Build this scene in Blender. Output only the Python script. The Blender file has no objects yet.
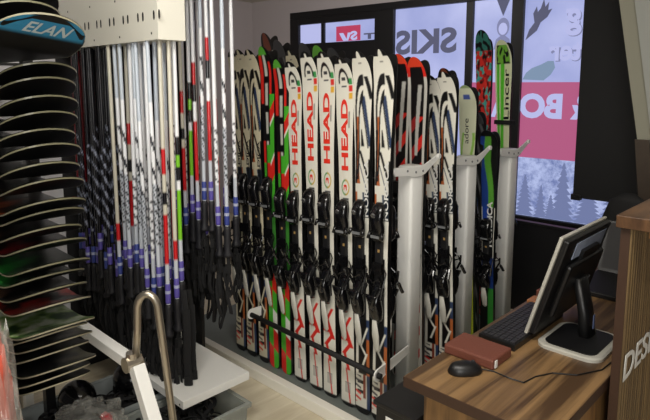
import bpy, math, random
from mathutils import Vector, Matrix, Euler, noise
random.seed(7)
C = bpy.context.scene.collection
S = bpy.context.scene
PI = math.pi

# ------------------------------------------------------------------ camera
cam_d = bpy.data.cameras.new('camera'); cam = bpy.data.objects.new('camera', cam_d); C.objects.link(cam)
S.camera = cam
cam_d.sensor_width = 36.0; cam_d.lens = 36.0 * 567 / 650
cam_d.shift_y = -48 / 650
cam_d.clip_start = 0.05
A = math.radians(45.9); P = math.atan(77 / 567)
f0 = Vector((-math.cos(A), math.sin(A), 0)); rt = Vector((math.sin(A), math.cos(A), 0)); up0 = Vector((0, 0, 1))
fw = f0 * math.cos(P) - up0 * math.sin(P); uv_ = f0 * math.sin(P) + up0 * math.cos(P)
Rm = Matrix((rt, uv_, -fw)).transposed().to_4x4()
cam.matrix_world = Matrix.Translation((0, 0, 1.65)) @ Rm

# ------------------------------------------------------------------ world and lights
w = bpy.data.worlds.new('world'); S.world = w; w.use_nodes = True
w.node_tree.nodes['Background'].inputs[0].default_value = (1.0, 0.97, 0.92, 1)
w.node_tree.nodes['Background'].inputs[1].default_value = 0.06
def area(loc, size, power, target, col=(1, .95, .87), name='area_light'):
    l = bpy.data.lights.new('area_light', 'AREA'); l.shape = 'RECTANGLE'; l.size = size[0]; l.size_y = size[1]
    l.energy = power; l.color = col
    o = bpy.data.objects.new('area_light', l); C.objects.link(o); o.location = loc
    o.rotation_euler = (Vector(target) - Vector(loc)).to_track_quat('-Z', 'Y').to_euler()
area((-1.1, 0.45, 2.66), (1.3, .35), 40, (-1.7, 1.7, .6))
area((-0.3, 1.0, 2.66), (.35, 1.2), 24, (-1.4, 1.9, .3))
area((.9, -1.1, 1.75), (1.5, 1.3), 46, (-2, 1.9, .9), (1, .98, .93))   # frontal light added behind the camera, taken as storefront daylight
area((-3.4, 3.3, 2.66), (1.2, .4), 15, (-4.2, 4.2, 1.0))  # added fill that brightens the far left wall corner
S.view_settings.view_transform = 'Standard'; S.view_settings.look = 'None'
S.view_settings.gamma = 1.0; S.view_settings.use_curve_mapping = False
S.view_settings.exposure = 0.0

# ------------------------------------------------------------------ materials
def lin(c):
    return tuple((x / 12.92 if x <= .04045 else ((x + .055) / 1.055) ** 2.4) for x in c)
def rgb(r, g, b): return lin((r / 255, g / 255, b / 255))
MATS = {}
def mat(name, col, rough=.5, metal=0, spec=.5, bump=0, bscale=60, vary=0, coat=0, trans=0, alpha=1, emit=None, estr=0, vc=False):
    if name in MATS: return MATS[name]
    m = bpy.data.materials.new(name); m.use_nodes = True; nt = m.node_tree; b = nt.nodes['Principled BSDF']
    b.inputs['Base Color'].default_value = (*col, 1); b.inputs['Roughness'].default_value = rough
    b.inputs['Metallic'].default_value = metal; b.inputs['Specular IOR Level'].default_value = spec
    b.inputs['Coat Weight'].default_value = coat; b.inputs['Transmission Weight'].default_value = trans
    b.inputs['Alpha'].default_value = alpha
    if emit: b.inputs['Emission Color'].default_value = (*emit, 1); b.inputs['Emission Strength'].default_value = estr
    if vc:
        a = nt.nodes.new('ShaderNodeVertexColor'); a.layer_name = 'Col'
        nt.links.new(a.outputs[0], b.inputs['Base Color'])
        if estr: nt.links.new(a.outputs[0], b.inputs['Emission Color'])
    tc = nt.nodes.new('ShaderNodeTexCoord')
    n = nt.nodes.new('ShaderNodeTexNoise'); n.inputs['Scale'].default_value = bscale; n.inputs['Detail'].default_value = 4
    nt.links.new(tc.outputs['Object'], n.inputs['Vector'])
    if vary and not vc:
        mx = nt.nodes.new('ShaderNodeMix'); mx.data_type = 'RGBA'
        mx.inputs['A'].default_value = (*[c * (1 - vary) for c in col], 1); mx.inputs['B'].default_value = (*[min(1, c * (1 + vary)) for c in col], 1)
        nt.links.new(n.outputs['Fac'], mx.inputs['Factor']); nt.links.new(mx.outputs['Result'], b.inputs['Base Color'])
    if bump:
        bp = nt.nodes.new('ShaderNodeBump'); bp.inputs['Strength'].default_value = bump; bp.inputs['Distance'].default_value = .01
        nt.links.new(n.outputs['Fac'], bp.inputs['Height']); nt.links.new(bp.outputs['Normal'], b.inputs['Normal'])
    MATS[name] = m; return m
def wood(name, c1, c2, scale, axis_scale, rough=.4, ramp=(.35, .7)):
    m = bpy.data.materials.new(name); m.use_nodes = True; nt = m.node_tree; b = nt.nodes['Principled BSDF']
    tc = nt.nodes.new('ShaderNodeTexCoord'); mp = nt.nodes.new('ShaderNodeMapping'); mp.inputs['Scale'].default_value = axis_scale
    n = nt.nodes.new('ShaderNodeTexNoise'); n.inputs['Scale'].default_value = scale; n.inputs['Detail'].default_value = 5; n.inputs['Roughness'].default_value = .62
    n.inputs['Distortion'].default_value = .5
    r = nt.nodes.new('ShaderNodeValToRGB'); r.color_ramp.elements[0].position = ramp[0]; r.color_ramp.elements[1].position = ramp[1]
    r.color_ramp.elements[0].color = (*c1, 1); r.color_ramp.elements[1].color = (*c2, 1)
    nt.links.new(tc.outputs['Object'], mp.inputs['Vector']); nt.links.new(mp.outputs[0], n.inputs['Vector'])
    nt.links.new(n.outputs['Fac'], r.inputs[0]); nt.links.new(r.outputs[0], b.inputs['Base Color'])
    b.inputs['Roughness'].default_value = rough
    MATS[name] = m; return m

M_wall = mat('grey_paint', rgb(200, 192, 194), .8, bump=.05)
M_ceil = mat('ceiling_paint', rgb(215, 210, 198), .85)
M_frame = mat('black_frame', rgb(22, 22, 24), .45)
M_floor = wood('pale_floor', rgb(196, 184, 158), rgb(222, 213, 190), 3, (6, .8, 1), .35)
M_deck = mat('grey_deck', rgb(112, 118, 114), .6, vary=.12, bscale=12)
M_rail = mat('cream_rail', rgb(240, 237, 226), .4)
M_white = mat('white_metal', rgb(226, 226, 222), .35, vary=.02)
M_post = mat('post_metal', rgb(240, 240, 236), .42, coat=.1)
M_panelw = mat('white_panel', rgb(205, 204, 208), .5)
M_slot = mat('slot_dark', rgb(20, 20, 20), .7)
M_steel = mat('brushed_steel', rgb(178, 170, 156), .28, metal=.9, bump=.02)
M_black = mat('black_plastic', rgb(18, 18, 19), .4)
M_blackg = mat('black_gloss', rgb(10, 10, 11), .15)
M_rubber = mat('black_rubber', rgb(15, 15, 16), .75)
M_strap = mat('black_strap', rgb(13, 13, 15), .9)
M_grip = mat('grip_rubber', rgb(20, 20, 26), .6)
M_band = mat('violet_band', rgb(86, 76, 160), .5)
M_bandb = mat('blue_band', rgb(52, 66, 140), .5)
M_skit = mat('ski_paint', (1, 1, 1), .3, coat=.3, vc=True)
M_pole = mat('pole_paint', (1, 1, 1), .22, coat=.5, vc=True)
M_base = mat('ski_base', rgb(14, 14, 15), .35)
M_bgrey = mat('binding_grey', rgb(120, 122, 124), .4)
M_bplate = mat('binding_plate', rgb(26, 26, 28), .45)
M_bglos = mat('binding_gloss', rgb(16, 16, 18), .18, coat=.4)
M_lever = mat('lever_grey', rgb(200, 198, 188), .4)
M_redt = mat('red_print', rgb(226, 52, 36), .35)
M_blackt = mat('black_print', rgb(16, 16, 18), .35)
M_whitet = mat('white_print', rgb(222, 222, 218), .4)
M_silvt = mat('silver_print', rgb(176, 186, 190), .4)
M_desk = wood('walnut_top', rgb(72, 52, 34), rgb(138, 108, 72), 2.0, (8, .35, 1), .42, (.38, .56))
M_dside = wood('walnut_side', rgb(80, 58, 36), rgb(144, 108, 66), 4, (6, 6, .5), .5, (.3, .65))
M_dedge = mat('dark_edge', rgb(58, 38, 26), .5, vary=.15)
M_slab = wood('dark_walnut', rgb(58, 38, 24), rgb(104, 74, 48), 4, (5, .9, 1), .4)
M_flute = wood('olive_wood', rgb(74, 58, 38), rgb(126, 104, 68), 5, (5, 7, .25), .5)
M_leather = mat('redbrown_leather', rgb(108, 60, 46), .6, bump=.3, bscale=180, vary=.1)
M_silver = mat('silver_plastic', rgb(188, 186, 176), .35, metal=.2)
M_crate = mat('grey_crate', rgb(132, 138, 138), .45)
M_clear = mat('clear_crate', rgb(190, 196, 190), .25, trans=.6)
M_wrap = mat('clear_wrap', rgb(200, 200, 192), .06, alpha=.26, spec=1.0, coat=1.0, bump=1.0, bscale=14)
M_redwrap = mat('red_wrap', rgb(186, 84, 66), .25, vary=.6, bscale=14, bump=.5)
M_key = mat('key_grey', rgb(40, 40, 42), .5)
def glow(name, c, s=1.0): return mat(name, (0.02, .02, .02), .6, emit=c, estr=s)
M_pink = glow('film_pink', rgb(190, 96, 138), .85)
M_redl = glow('film_red', rgb(196, 62, 98), .85)
M_lav = glow('film_lavender', rgb(186, 190, 236), .95)
M_lgrey = glow('film_grey', rgb(92, 94, 122), .8)
M_lgrey2 = glow('film_grey_pale', rgb(140, 144, 186), .8)
M_ltree = glow('film_tree', rgb(130, 142, 190), .72)
M_lgreen = glow('film_green', rgb(136, 160, 190), .8)
def film(name):
    m = bpy.data.materials.new(name); m.use_nodes = True; nt = m.node_tree; b = nt.nodes['Principled BSDF']
    tc = nt.nodes.new('ShaderNodeTexCoord'); sx = nt.nodes.new('ShaderNodeSeparateXYZ')
    n = nt.nodes.new('ShaderNodeTexNoise'); n.inputs['Scale'].default_value = 1.6; n.inputs['Detail'].default_value = 6
    r = nt.nodes.new('ShaderNodeValToRGB')
    r.color_ramp.elements[0].color = (*rgb(150, 160, 214), 1); r.color_ramp.elements[0].position = .3
    r.color_ramp.elements[1].color = (*rgb(184, 190, 236), 1); r.color_ramp.elements[1].position = .65
    nt.links.new(tc.outputs['Object'], n.inputs['Vector']); nt.links.new(n.outputs['Fac'], r.inputs[0])
    b.inputs['Base Color'].default_value = (.05, .05, .06, 1); b.inputs['Roughness'].default_value = .3
    nt.links.new(r.outputs[0], b.inputs['Emission Color']); b.inputs['Emission Strength'].default_value = .95
    return m
def filmsnow(name):
    m = film(name); nt = m.node_tree
    for nd in nt.nodes:
        if nd.bl_idname == 'ShaderNodeTexNoise': nd.inputs['Scale'].default_value = 9; nd.inputs['Roughness'].default_value = .75
        if nd.bl_idname == 'ShaderNodeValToRGB':
            nd.color_ramp.elements[0].color = (*rgb(112, 126, 178), 1); nd.color_ramp.elements[1].color = (*rgb(182, 194, 236), 1)
            nd.color_ramp.elements[0].position = .38; nd.color_ramp.elements[1].position = .58
    return m
M_film = film('film_sky'); M_snow = filmsnow('film_snow')

# ------------------------------------------------------------------ mesh builder
class MB:
    def __init__(s): s.v = []; s.f = []; s.c = None
    def add(s, vs, fs):
        o = len(s.v); s.v += [Vector(v) for v in vs]; s.f += [tuple(i + o for i in f) for f in fs]; return s
    def box(s, a, b, rot=0, piv=None):
        x0, y0, z0 = a; x1, y1, z1 = b
        vs = [Vector((x, y, z)) for z in (z0, z1) for x, y in ((x0, y0), (x1, y0), (x1, y1), (x0, y1))]
        if rot:
            pv = Vector(piv or ((x0 + x1) / 2, (y0 + y1) / 2, 0)); R = Matrix.Rotation(rot, 3, 'Z'); vs = [R @ (v - pv) + pv for v in vs]
        return s.add(vs, [(3, 2, 1, 0), (4, 5, 6, 7), (0, 1, 5, 4), (1, 2, 6, 5), (2, 3, 7, 6), (3, 0, 4, 7)])
    def rings(s, rs, cap=True, closed=True):
        o = len(s.v); n = len(rs[0])
        for r in rs: s.v += [Vector(p) for p in r]
        for i in range(len(rs) - 1):
            for j in range(n if closed else n - 1):
                k = (j + 1) % n; s.f.append((o + i * n + j, o + i * n + k, o + (i + 1) * n + k, o + (i + 1) * n + j))
        if cap:
            s.f.append(tuple(o + j for j in reversed(range(n)))); m = o + (len(rs) - 1) * n; s.f.append(tuple(m + j for j in range(n)))
        return s
    def tube(s, pts, r, n=8, flat=None, cap=True):
        pts = [Vector(p) for p in pts]; rs = []
        u = None
        for i, p in enumerate(pts):
            t = (pts[min(i + 1, len(pts) - 1)] - pts[max(i - 1, 0)]).normalized()
            if u is None: u = t.orthogonal().normalized() if flat is None else (Vector(flat) - t * Vector(flat).dot(t)).normalized()
            u = (u - t * u.dot(t)).normalized(); q = t.cross(u)
            R = r[i] if isinstance(r, list) else r
            ra, rb = R if isinstance(R, tuple) else (R, R)
            rs.append([p + u * math.cos(2 * PI * k / n) * ra + q * math.sin(2 * PI * k / n) * rb for k in range(n)])
        return s.rings(rs, cap)
    def loft(s, secs, n=16, e=.6):  # (cx,cy,z,rx,ry) rounded-rectangle sections up z
        rs = []
        for cx, cy, z, rx, ry in secs:
            r = []
            for k in range(n):
                a = 2 * PI * k / n; c, d = math.cos(a), math.sin(a)
                r.append((cx + rx * math.copysign(abs(c) ** e, c), cy + ry * math.copysign(abs(d) ** e, d), z))
            rs.append(r)
        return s.rings(rs)
    def prism(s, poly, y0, y1):   # polygon in (x,z) extruded along y
        n = len(poly); vs = [(x, y0, z) for x, z in poly] + [(x, y1, z) for x, z in poly]
        fs = [tuple(range(n)), tuple(reversed(range(n, 2 * n)))] + [(i, (i + 1) % n + 0, (i + 1) % n + n, i + n)[::-1] for i in range(n)]
        return s.add(vs, fs)
    def mesh(s, name, off=Vector((0, 0, 0)), smooth=False, colf=None):
        me = bpy.data.meshes.new(name); me.from_pydata([tuple(v - off) for v in s.v], [], s.f); me.validate()
        if colf:
            a = me.color_attributes.new('Col', 'FLOAT_COLOR', 'POINT')
            for i, v in enumerate(s.v): a.data[i].color = (*colf(i, v), 1)
        if smooth:
            for p in me.polygons: p.use_smooth = True
        me.update(); return me
OFF = {}
def root(name, label, cat, loc, group=None):
    o = bpy.data.objects.new(name, None); C.objects.link(o); o.location = loc; o.empty_display_size = .05
    o['label'] = label; o['category'] = cat
    if group: o['group'] = group
    OFF[o.name] = Vector(loc); return o
def part(name, mb, m, parent=None, smooth=False, bevel=0, label=None, off=None, colf=None, angle=None):
    if off is None: off = OFF.get(parent.name, Vector((0, 0, 0))) if parent else Vector((0, 0, 0))
    me = mb.mesh(name, off, smooth, colf) if isinstance(mb, MB) else mb
    me.materials.append(m); o = bpy.data.objects.new(name, me); C.objects.link(o)
    if parent: o.parent = parent; OFF[o.name] = off
    if bevel:
        b = o.modifiers.new('bevel', 'BEVEL'); b.width = bevel; b.segments = 2; b.limit_method = 'ANGLE'
    if smooth and angle is None:
        pass
    if label: o['label'] = label
    return o
def single(name, mb, m, label, cat, group=None, loc=None, **k):
    loc = Vector(loc) if loc is not None else sum((v for v in mb.v), Vector()) / len(mb.v)
    if 'z0' not in k: loc = Vector((loc.x, loc.y, min(v.z for v in mb.v)))
    o = part(name, mb, m, None, off=loc, **k); o.location = loc; o['label'] = label; o['category'] = cat
    if group: o['group'] = group
    return o
def structure(name, mb, m, parent=None, **k):
    o = part(name, mb, m, parent, **k)
    if not parent: o['kind'] = 'structure'
    return o
def text_mesh(txt, size, bold=.02, extrude=0, spacing=1.0, shear=0):
    cu = bpy.data.curves.new('lettering', 'FONT'); cu.body = txt; cu.size = size; cu.offset = bold * size; cu.extrude = extrude
    cu.space_character = spacing; cu.shear = shear; cu.resolution_u = 4
    ob = bpy.data.objects.new('lettering', cu); C.objects.link(ob)
    bpy.context.view_layer.update(); dg = bpy.context.evaluated_depsgraph_get()
    me = bpy.data.meshes.new_from_object(ob.evaluated_get(dg)); bpy.data.objects.remove(ob); me.materials.clear()
    xs = [v.co.x for v in me.vertices]; ys = [v.co.y for v in me.vertices]
    return me, min(xs), max(xs), min(ys), max(ys)
def fit_text(txt, fn, w, h, **k):
    """text scaled to w x h, each vertex (0..w, 0..h, depth) passed through fn"""
    me, a, b, c, d = text_mesh(txt, 1.0, **k)
    for v in me.vertices:
        v.co = fn((v.co.x - a) / (b - a) * w, (v.co.y - c) / (d - c) * h, v.co.z)
    me.update(); me.name = 'lettering'; return me
ORD = ['first', 'second', 'third', 'fourth', 'fifth', 'sixth', 'seventh', 'eighth', 'ninth', 'tenth', 'eleventh', 'twelfth', 'thirteenth', 'fourteenth',
       'fifteenth', 'sixteenth', 'seventeenth', 'eighteenth', 'nineteenth', 'twentieth', 'twenty-first', 'twenty-second', 'twenty-third', 'twenty-fourth', 'twenty-fifth', 'twenty-sixth', 'twenty-seventh', 'twenty-eighth', 'twenty-ninth', 'thirtieth', 'thirty-first', 'thirty-second']

# ------------------------------------------------------------------ room shell
wd = Vector((-.998, -.065, 0)).normalized(); O = Vector((-2.332, 5.0, 0)); wn = Vector((-wd.y, wd.x, 0))  # wd points left; wn
if wn.y > 0: wn = -wn            # wn points into the room (towards the camera)
def WP(s, z, d=0): p = O - wd * s + wn * d; return Vector((p.x, p.y, z))
def wbox(mb, s0, s1, z0, z1, d0, d1):
    vs = [WP(s, z, d) for z in (z0, z1) for s, d in ((s0, d1), (s1, d1), (s1, d0), (s0, d0))]
    return mb.add(vs, [(3, 2, 1, 0), (4, 5, 6, 7), (0, 1, 5, 4), (1, 2, 6, 5), (2, 3, 7, 6), (3, 0, 4, 7)])
CH = 2.705
m = MB(); m.box((-7, -2.2, -.1), (2.2, 5.6, 0)); structure('floor', m, M_floor)
m = MB(); m.box((-7, -2.2, CH), (2.2, 5.6, CH + .1)); structure('ceiling', m, M_ceil)
m = MB(); wbox(m, -3.65, -2.915, 0, CH, -.12, 0); wbox(m, -2.915, 4.2, 2.515, CH, -.12, 0); structure('wall_back', m, M_wall)
cl = WP(-3.612, 0)
m = MB(); e = cl + wn * 7.2
m.add([cl, e, e + wd * .12, cl + wd * .12] + [v + Vector((0, 0, CH)) for v in (cl, e, e + wd * .12, cl + wd * .12)],
      [(3, 2, 1, 0), (4, 5, 6, 7), (0, 1, 5, 4), (1, 2, 6, 5), (2, 3, 7, 6), (3, 0, 4, 7)]); structure('wall_left', m, M_wall)
m = MB(); m.box((1.7, -2.1, 0), (1.82, 5.4, CH)); structure('wall_right', m, M_wall)
# black shopfront frame (one structure), with dark infill below the windows
m = MB()
T, Bt = 2.515, .43
wbox(m, -2.915, 4.2, 2.44, T, -.1, .02)                 # head
wbox(m, -2.915, -2.775, 0, 2.44, -.1, .02)              # left stile
wbox(m, -2.775, -1.645, 2.365, 2.44, -.1, .02)
wbox(m, -2.415, -2.37, 2.14, 2.365, -.1, .02)           # small window mullion
wbox(m, -2.775, -1.645, 0, 2.14, -.1, .0)               # infill under the small window
wbox(m, -1.645, -1.40, 0, 2.44, -.1, .03)
wbox(m, -.577, -.504, Bt, 2.44, -.1, .02)
wbox(m, -.123, -.015, Bt, 2.44, -.1, .03)
wbox(m, 1.25, 1.36, Bt, 2.44, -.1, .02)
wbox(m, 2.5, 4.2, Bt, 2.44, -.1, .02)
wbox(m, -1.40, 4.2, 0, Bt, -.1, .02)
structure('trim_1', m, M_frame, bevel=.004)
m = MB(); wbox(m, -1.395, 4.1, Bt - .005, Bt + .018, .0, .05); structure('trim_2', m, M_frame, bevel=.004)

def wflat(s, z, d): return WP(s, z, d)
def wplate(s0, s1, z0, z1, d=.004, t=.003):
    return wbox(MB(), s0, s1, z0, z1, d - t, d)
def wtext(txt, s0, s1, z0, z1, m, parent, d=.008, mirror=True, **k):
    W_ = s1 - s0
    me = fit_text(txt, (lambda x, y, zz: WP(s1 - x if mirror else s0 + x, z0 + y, d)), W_, z1 - z0, **k)
    if mirror: me.flip_normals()
    return part('lettering', me, m, parent)
def wshape(name, pts, m, parent, d=.006):
    mb = MB(); n = len(pts); mb.add([WP(s, z, d) for s, z in pts] + [WP(s, z, d - .002) for s, z in pts],
       [tuple(range(n)), tuple(reversed(range(n, 2 * n)))] + [(i, i + n, (i + 1) % n + n, (i + 1) % n) for i in range(n)])
    return part(name, mb, m, parent)
def window(n, s0, s1, z0, z1, m=M_film):
    o = bpy.data.objects.new('window_%d' % n, wbox(MB(), s0, s1, z0, z1, -.03, -.012).mesh('window')); C.objects.link(o)
    o.data.materials.append(m); o['kind'] = 'structure'; return o
w1 = window(1, -2.768, -2.42, 2.145, 2.363, M_lav)
w2 = window(2, -2.37, -1.643, 2.14, 2.363)
part('printed_square', wplate(-2.205, -1.86, 2.145, 2.312, -.006), M_redl, w2)
wshape('printed_mark', [(-2.16, 2.235), (-2.10, 2.235), (-2.05, 2.165), (-2.035, 2.235), (-1.985, 2.235), (-2.03, 2.147), (-2.10, 2.147)], M_lav, w2, -.002)
wtext('S', -1.995, -1.90, 2.148, 2.25, M_lav, w2, -.002, bold=.05)
wtext('T', -1.81, -1.655, 2.13 + .02, 2.215, M_lgrey, w2, -.002, bold=.05)
w3 = window(3, -1.40, -.577, Bt, 2.436)
wtext('SKIS', -1.43 + .04, -.682, 1.965, 2.215, M_lgrey, w3, -.004, bold=.035)
w4 = window(4, -.504, -.123, Bt, 2.44, M_film)
wshape('printed_arrow', [(-.285, 2.435), (-.155, 2.435), (-.218, 2.28)], M_lgrey, w4, -.004)
ring = [(-.215 + .06 * math.cos(a * PI / 10), 2.18 + .085 * math.sin(a * PI / 10)) for a in range(20)]
wshape('printed_helmet', ring, M_lgrey2, w4, -.005)
wshape('printed_face', [(-.215 + .042 * math.cos(a * PI / 8), 2.165 + .055 * math.sin(a * PI / 8)) for a in range(16)], M_lav, w4, -.003)
wshape('printed_torso', [(-.30, 1.98), (-.13, 1.98), (-.15, 2.07), (-.19, 2.10), (-.24, 2.10), (-.28, 2.07)], M_lgrey2, w4, -.005)
part('printed_band', wplate(-.504, -.123, .99, 1.675, -.006), M_pink, w4)
w5 = window(5, -.015, 1.25, Bt, 2.44, M_film)
part('printed_band', wplate(-.015, 1.25, .99, 1.675, -.006), M_pink, w5)
part('printed_snow', wplate(-.015, 1.25, Bt, .99, -.006), M_snow, w5)
wtext('BO', -.025, .355, 1.35, 1.577, M_lav, w5, -.002, bold=.045)
wtext('&', .425, .60, 1.35, 1.577, M_lav, w5, -.002, bold=.04)
wtext('A', -.30, -.13, 1.35, 1.577, M_lav, w4, -.002, bold=.045)
wtext('g', .353, .487, 2.06, 2.29, M_lgrey2, w5, -.004, bold=.05)
wtext('g', .345, .479, 2.068, 2.298, M_lav, w5, -.001, bold=.03)
wtext('ter', .222, .505, 1.85, 2.01, M_lgrey2, w5, -.004, bold=.05)
wtext('ter', .214, .497, 1.858, 2.018, M_lav, w5, -.001, bold=.03)
wshape('printed_jumper', [(.0, 2.05), (.03, 2.14), (.075, 2.20), (.06, 2.28), (.09, 2.34), (.10, 2.29), (.125, 2.32), (.15, 2.40), (.165, 2.33), (.195, 2.37), (.19, 2.30), (.225, 2.31), (.185, 2.24), (.13, 2.20), (.10, 2.13), (.05, 2.09)], M_lgrey, w5, -.004)
wshape('printed_slope', [(-.01, 1.70), (.02, 1.76), (.07, 1.80), (.15, 1.83), (.21, 1.86), (.26, 1.86), (.275, 1.80), (.24, 1.74), (.18, 1.69)], M_lgreen, w5, -.005)
def tree(s, z0, h, wd_, win):
    pts = []; n = 9
    for i in range(n):
        t = i / n; a = wd_ * (1 - t) ** .85
        pts.append((a * (.55 + .1 * random.random()), z0 + h * t)); pts.append((a * (1 + .15 * random.random()), z0 + h * (t + .015)))
    pts.append((.002, z0 + h)); rp = [(s + a, z) for a, z in pts]; lp = [(s - a * (.85 + .25 * random.random()), z) for a, z in reversed(pts[:-1])]
    # build as strips so the concave outline stays valid
    mb = MB(); L_ = [(s - a, z) for a, z in pts]
    for i in range(len(rp) - 1):
        mb.add([WP(*L_[i], -.003), WP(*rp[i], -.003), WP(*rp[i + 1], -.003), WP(*L_[i + 1], -.003)], [(0, 1, 2, 3)])
    part('printed_tree', mb, M_ltree, win)
for s, h, ww in ((.40, .52, .11), (.06, .38, .09), (.21, .30, .06), (.62, .34, .13), (.82, .42, .12), (1.02, .34, .12), (.30, .22, .06)):
    tree(s, Bt + .02, h, ww, w5)
# slanted white column and wood board at the right
m = MB(); m.add([(-1.174, 3.40, 2.703), (-.60, 3.40, 2.703), (-.60, 3.8, 2.703), (-1.174, 3.8, 2.703), (-.668, 3.40, 0), (-.20, 3.40, 0), (-.20, 3.8, 0), (-.668, 3.8, 0)],
    [(0, 1, 2, 3), (7, 6, 5, 4), (0, 4, 5, 1), (1, 5, 6, 2), (2, 6, 7, 3), (3, 7, 4, 0)])
o = part('wall_column', m, mat('column_paint', rgb(146, 144, 128), .8), None); o['kind'] = 'structure'
m = MB(); m.add([(-1.085, 3.37, 2.70), (-.60, 3.37, 2.70), (-.60, 3.398, 2.70), (-1.085, 3.398, 2.70), (-.60, 3.37, 0), (-.20, 3.37, 0), (-.20, 3.398, 0), (-.60, 3.398, 0)],
    [(0, 1, 2, 3), (7, 6, 5, 4), (0, 4, 5, 1), (1, 5, 6, 2), (2, 6, 7, 3), (3, 7, 4, 0)])
structure('trim_3', m, mat('column_face', rgb(158, 160, 154), .8))

# black hanging panel
r_ = root('black_board', 'tall black panel hanging from the ceiling in front of the window posters', 'panel', (-1.18, 3.945, .863))
m = MB(); m.box((-1.442, 3.93, .885), (-.96, 3.96, 2.66)); part('panel_board', m, mat('matt_black', rgb(12, 12, 13), .7), r_, bevel=.004)
m = MB(); m.box((-1.452, 3.92, .870), (-1.39, 3.97, .91)); part('corner_clip', m, M_black, r_, bevel=.003)
m = MB()
for x in (-1.2,): m.tube([(x, 3.945, 2.65), (x, 3.945, 2.704)], .006)
part('hanger_rod', m, M_steel, r_)
r_ = root('leaning_board', 'brown wooden board leaning at the foot of the pale slanted column', 'board', (-.9, 3.4, 0))
m = MB(); m.add([(x, y, z) for z, dx in ((0, .0), (1.36, -.17)) for x, y in ((-.75 + dx, 3.345), (-.68 + dx, 3.345), (-.68 + dx, 3.362), (-.75 + dx, 3.362))],
    [(3, 2, 1, 0), (4, 5, 6, 7), (0, 1, 5, 4), (1, 2, 6, 5), (2, 3, 7, 6), (3, 0, 4, 7)])
part('plank', m, mat('plain_brown', rgb(58, 46, 34), .6, vary=.2, bscale=20), r_)

r_ = root('low_partition', 'low black partition board behind the ski platform, below the poster window', 'partition', (-2.2, 3.9, 0))
m = MB(); m.box((-3.6, 3.86, .0), (-.70, 3.89, .66)); part('partition_board', m, M_frame, r_)
m = MB(); m.box((-3.6, 3.85, .66), (-.70, 3.90, .68)); part('top_rail', m, M_frame, r_, bevel=.003)

# ------------------------------------------------------------------ ski racks
deck_r = root('display_platform', 'low grey display platform with cream front rail under the ski racks', 'platform', (-2.4, 2.8, 0))
m = MB(); m.box((-3.3, 1.935, 0), (-1.42, 3.72, .03)); part('deck_board', m, M_deck, deck_r)
m = MB(); m.box((-3.3, 1.885, 0), (-1.38, 1.935, .06)); part('front_rail', m, M_rail, deck_r, bevel=.004)
m = MB(); m.box((-1.42, 1.935, 0), (-1.38, 3.72, .06)); part('side_rail', m, M_rail, deck_r, bevel=.004)
YP = [2.32, 2.86, 3.37]
for i, yp in enumerate(YP):
    r_ = root('ski_rack', ['front ski rack with dark lower bar and white end post nearest the desk', 'middle ski rack, its white end post second from the desk',
                           'back ski rack, its white end post nearest the poster window'][i], 'ski rack', (-1.65, yp, .03), 'white ski racks on the platform')
    for x in (-1.65, -2.98):
        m = MB(); m.loft([(x, yp, .042, .046, .052), (x, yp, 1.245, .046, .052), (x, yp, 1.252, .040, .046)], 24, .35); part('post', m, M_post, r_, smooth=True)
        s_ = 1 if x > -2 else -1
        m = MB(); m.box((x - .055, yp - .065, .03), (x + .055, yp + .065, .042)); part('foot_plate', m, M_post, r_, bevel=.003)
        # forked top bracket
        m = MB()
        prof = [(-.195, 1.262), (-.10, 1.258), (-.05, 1.250), (0, 1.248), (.05, 1.256), (.11, 1.276), (.17, 1.300)]
        low = [(-.195, 1.222), (-.10, 1.215), (-.05, 1.205), (0, 1.20), (.05, 1.208), (.11, 1.242), (.17, 1.274)]
        rs = []
        for (ya, za), (yb, zb) in zip(prof, low):
            rs.append([(x + .0465, yp + ya, za), (x + .0465, yp + yb, zb), (x + .053, yp + yb, zb), (x + .053, yp + ya, za)])
        m.rings(rs); m.tube([(x + .045, yp - .195, 1.243), (x + .059, yp - .195, 1.243)], .019, 12); m.tube([(x + .046, yp + .17, 1.287), (x + .060, yp + .17, 1.287)], .013, 12)
        part('top_bracket', m, M_post, r_)
        for (ya, za) in ((-.10, 1.238), (-.03, 1.225), (.03, 1.225)):
            m = MB(); m.tube([(x + .047, yp + ya, za), (x + .056, yp + ya, za)], .006, 8); part('bolt', m, M_bgrey, r_)
    for zz in (.40, 1.10): m = MB(); m.box((-2.92, yp - .015, zz), (-1.705, yp + .015, zz + .06)); part('cross_beam', m, M_black, r_)
    if i == 0:
        m = MB(); m.tube([(-2.485, 1.95, .335), (-1.53, 1.95, .312)], .014, 12); part('lower_bar', m, M_rubber, r_, smooth=True, label='dark rubber covered lower bar')
        for x, z in ((-2.485, .338), (-1.55, .312)):
            m = MB(); pl = []
            for a in range(13):
                t = PI / 2 + PI * a / 12; pl.append((1.955 + .03 * math.cos(t), z + .03 * math.sin(t)))
            far = 2.27; bx = x + (.0 if x < -2 else -.055)
            ring1 = [(x - .004, y, zz) for y, zz in pl] + [(bx - .004, far, z - .02), (bx - .004, far, z + .02)]
            ring2 = [(x + .004, y, zz) for y, zz in pl] + [(bx + .004, far, z - .02), (bx + .004, far, z + .02)]
            m.rings([ring1, ring2]); m.tube([(x + .004, 1.96, z), (x + .012, 1.96, z)], .011, 10)
            part('bar_bracket', m, M_post, r_)

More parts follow.
